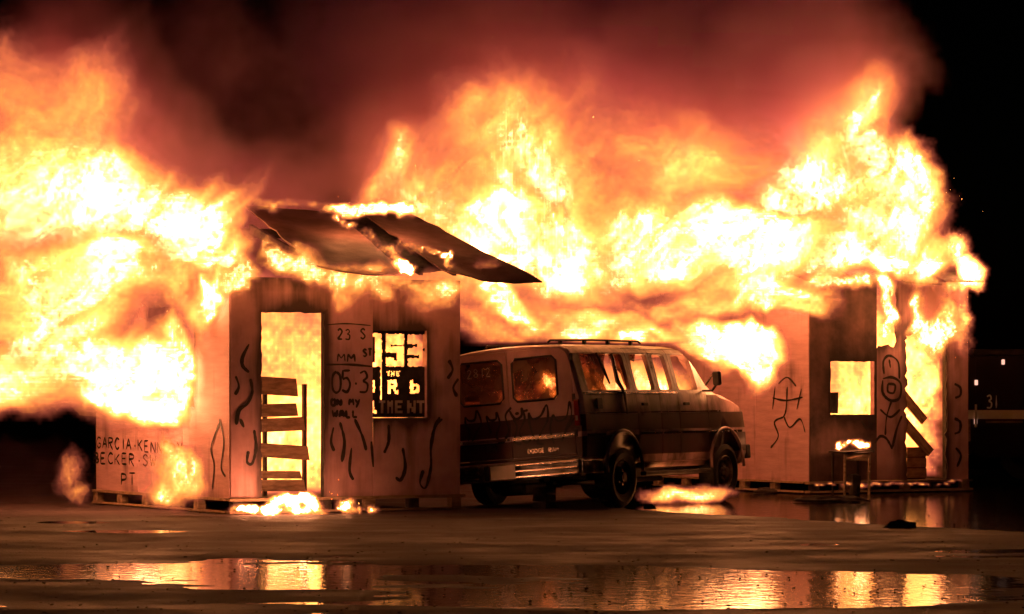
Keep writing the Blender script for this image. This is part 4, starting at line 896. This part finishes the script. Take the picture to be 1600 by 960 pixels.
flame('flames inside the cabin of the van', [PB(VM @ Vector((.35, 1.9, 1.3)), .9, 1.0, .6, 1.4), PB(VM @ Vector((.4, 2.8, 1.4)), .7, .8, .5, 1.4), PB(VM @ Vector((.35, .4, 1.45)), .28, .35, .25, 1.9), PB(VM @ Vector((.5, .9, 1.4)), .5, .5, .5, 1.0), PB(VM @ Vector((-.3, .5, 1.2)), .6, .6, .4, .8)], 15, 0, .03, warps=W1, nscale=7, erode=.6, iso=.35, pad=.2, clips=vin, K=8)
flame('yellow puff of flame at the foot of the names on the side wall', [(262, 745, 38.0, .42, .3, .40, 1.0), (300, 735, 38.0, .26, .22, .34, .85), (245, 775, 38.0, .3, .26, .16, .9), (265, 705, 38.0, .16, .2, .28, .8)], 16, R(-30), .024, warps=W1, nscale=7, erode=.6, pad=.2, K=10, gain=4)
flame('faint orange lick of flame at the far left of the nearer hut', [(108, 740, 40.6, .22, .3, .4, .7), (125, 775, 40.6, .16, .2, .15, .65)], 17, R(-10), .026, warps=W1, nscale=6, erode=.6, iso=.2, pad=.2)
flame('low fire along the pallet base before the nearer doorway', chain([(372, 797, 38.1), (440, 798, 38.2), (580, 797, 38.6)], 16, .08, .15, .9, 1.5, 4, .7, 5) + chain([(420, 786, 38.3), (470, 780, 38.35), (500, 784, 38.4)], 8, .08, .15, .8, 1.6, 5, .9, 8) + chain([(530, 790, 38.5), (545, 786, 38.5)], 3, .08, .12, .8, 1.4, 6), 18, 0, .016, warps=((4, .16), (11, .07), (24, .03)), nscale=12, erode=1.1, ridge=1.3, pad=.1, K=16)
flame('fire burning on the ground under the van', [(1060, 775, 41.6, .6, .5, .1, 1.6), (1100, 772, 42, .5, .5, .1, 1.4)], 19, 0, .028, warps=W2, nscale=9, erode=.7, pad=.12, K=9)
flame('small flames on the top of the scorched table', chain([(1306, 696, 45.2), (1330, 693, 45.22), (1358, 694, 45.25)], 9, .06, .12, .7, 1.3, 13, .8, 4), 20, 0, .016, warps=((4, .16), (11, .07), (24, .03)), nscale=12, erode=1.1, ridge=1.3, pad=.1, K=16)
flame('thin line of fire along the base of the farther hut', chain([(1275, 757, 45.2), (1380, 757, 45.75), (1500, 754, 46.4)], 22, .05, .1, .7, 1.4, 14, .4, 4), 21, 0, .018, warps=((4, .12), (11, .06)), nscale=9, pad=.08, K=16)

# smoke lit by the fire
def smoke_mat():
    m = bpy.data.materials.new('smoke'); m.use_nodes = True; nt = m.node_tree; nt.nodes.clear(); N = nt.nodes; L = nt.links
    out = N.new('ShaderNodeOutputMaterial'); at = N.new('ShaderNodeAttribute'); at.attribute_name = 'density'
    pv = N.new('ShaderNodeVolumePrincipled'); pv.inputs['Color'].default_value = (.97, .63, .95, 1); pv.inputs['Anisotropy'].default_value = .0
    b = N.new('ShaderNodeMath'); b.operation = 'MULTIPLY'; L.new(at.outputs['Fac'], b.inputs[0]); b.inputs[1].default_value = SMOKE
    pv.inputs['Density Attribute'].default_value = ''
    L.new(b.outputs[0], pv.inputs['Density']); L.new(pv.outputs[0], out.inputs['Volume']); return m
SMOKE = 2.8
sm = smoke_mat()
sb = [(800, 80, 45.5, 3.2, 2.2, 1.8, 1.0), (1100, 60, 46, 3.0, 2.2, 2.2, 1.1), (1300, 120, 47, 1.5, 1.6, 2.0, .9), (100, 200, 42, 2.2, 1.6, 1.4, 1.0), (600, 250, 45, 1.6, 1.6, 1.2, .8), (1000, 200, 46, 3.2, 2, 1.6, 1.0), (0, 420, 40.5, 1.6, 1.2, 1.6, .8), (380, 290, 43, 1.6, 1.2, 1.0, .8), (330, 120, 44, 1.6, 1.4, 1.4, .35), (550, 60, 46, 2, 1.6, 1.4, .6), (70, 690, 42.3, 1.0, .8, .9, .14)]
bl = [(P(b[0], b[1], b[2]), (b[3], b[4], b[5]), b[6]) for b in sb]
mn = Vector((-9, 38, .02)); mx = Vector((6.5, 50, 8.2))
vd = bpy.data.volumes.new('smoke'); vo = bpy.data.objects.new('smoke', vd); C.objects.link(vo); vd.materials.append(sm)
vo.modifiers.new('gn', 'NODES').node_group = grid('smoke', lambda g: field(g, bl, 31, R(-20), ((.35, 2.0), (1.1, .9), (3, .35)), 1.3, 1.1, .05, (), .3, .6, .15), mn, mx, .11, sm)
tag(vo, 'red-lit smoke billowing over the burning huts', 'smoke', None, 'stuff')

# sparks drifting off the flames
ms = MB(); rn = random.Random(5)
for i in range(90):
    c0, sx, sz = rn.choice([((1492, 330, 46.8), 30, 70), ((1500, 470, 46.6), 18, 60), ((300, 470, 39.2), 40, 60), ((600, 300, 43), 80, 60), ((900, 250, 44), 200, 120), ((480, 770, 38.2), 70, 30)])
    p = P(c0[0] + rn.gauss(0, 1) * sx * .6, c0[1] + rn.gauss(0, 1) * sz * .6, c0[2]); r = rn.uniform(.004, .011)
    if p.z < .05: continue
    ms.add([p + Vector((rn.uniform(-r, r), rn.uniform(-r, r), rn.uniform(-r, r) * 1.6)) for _ in range(4)], [(0, 1, 2), (0, 2, 3), (0, 3, 1), (1, 3, 2)])
tag(ms.build('sparks', emis('spark', (1, .3, .06), 5)), 'glowing sparks drifting around the flames', 'sparks', None, 'stuff')
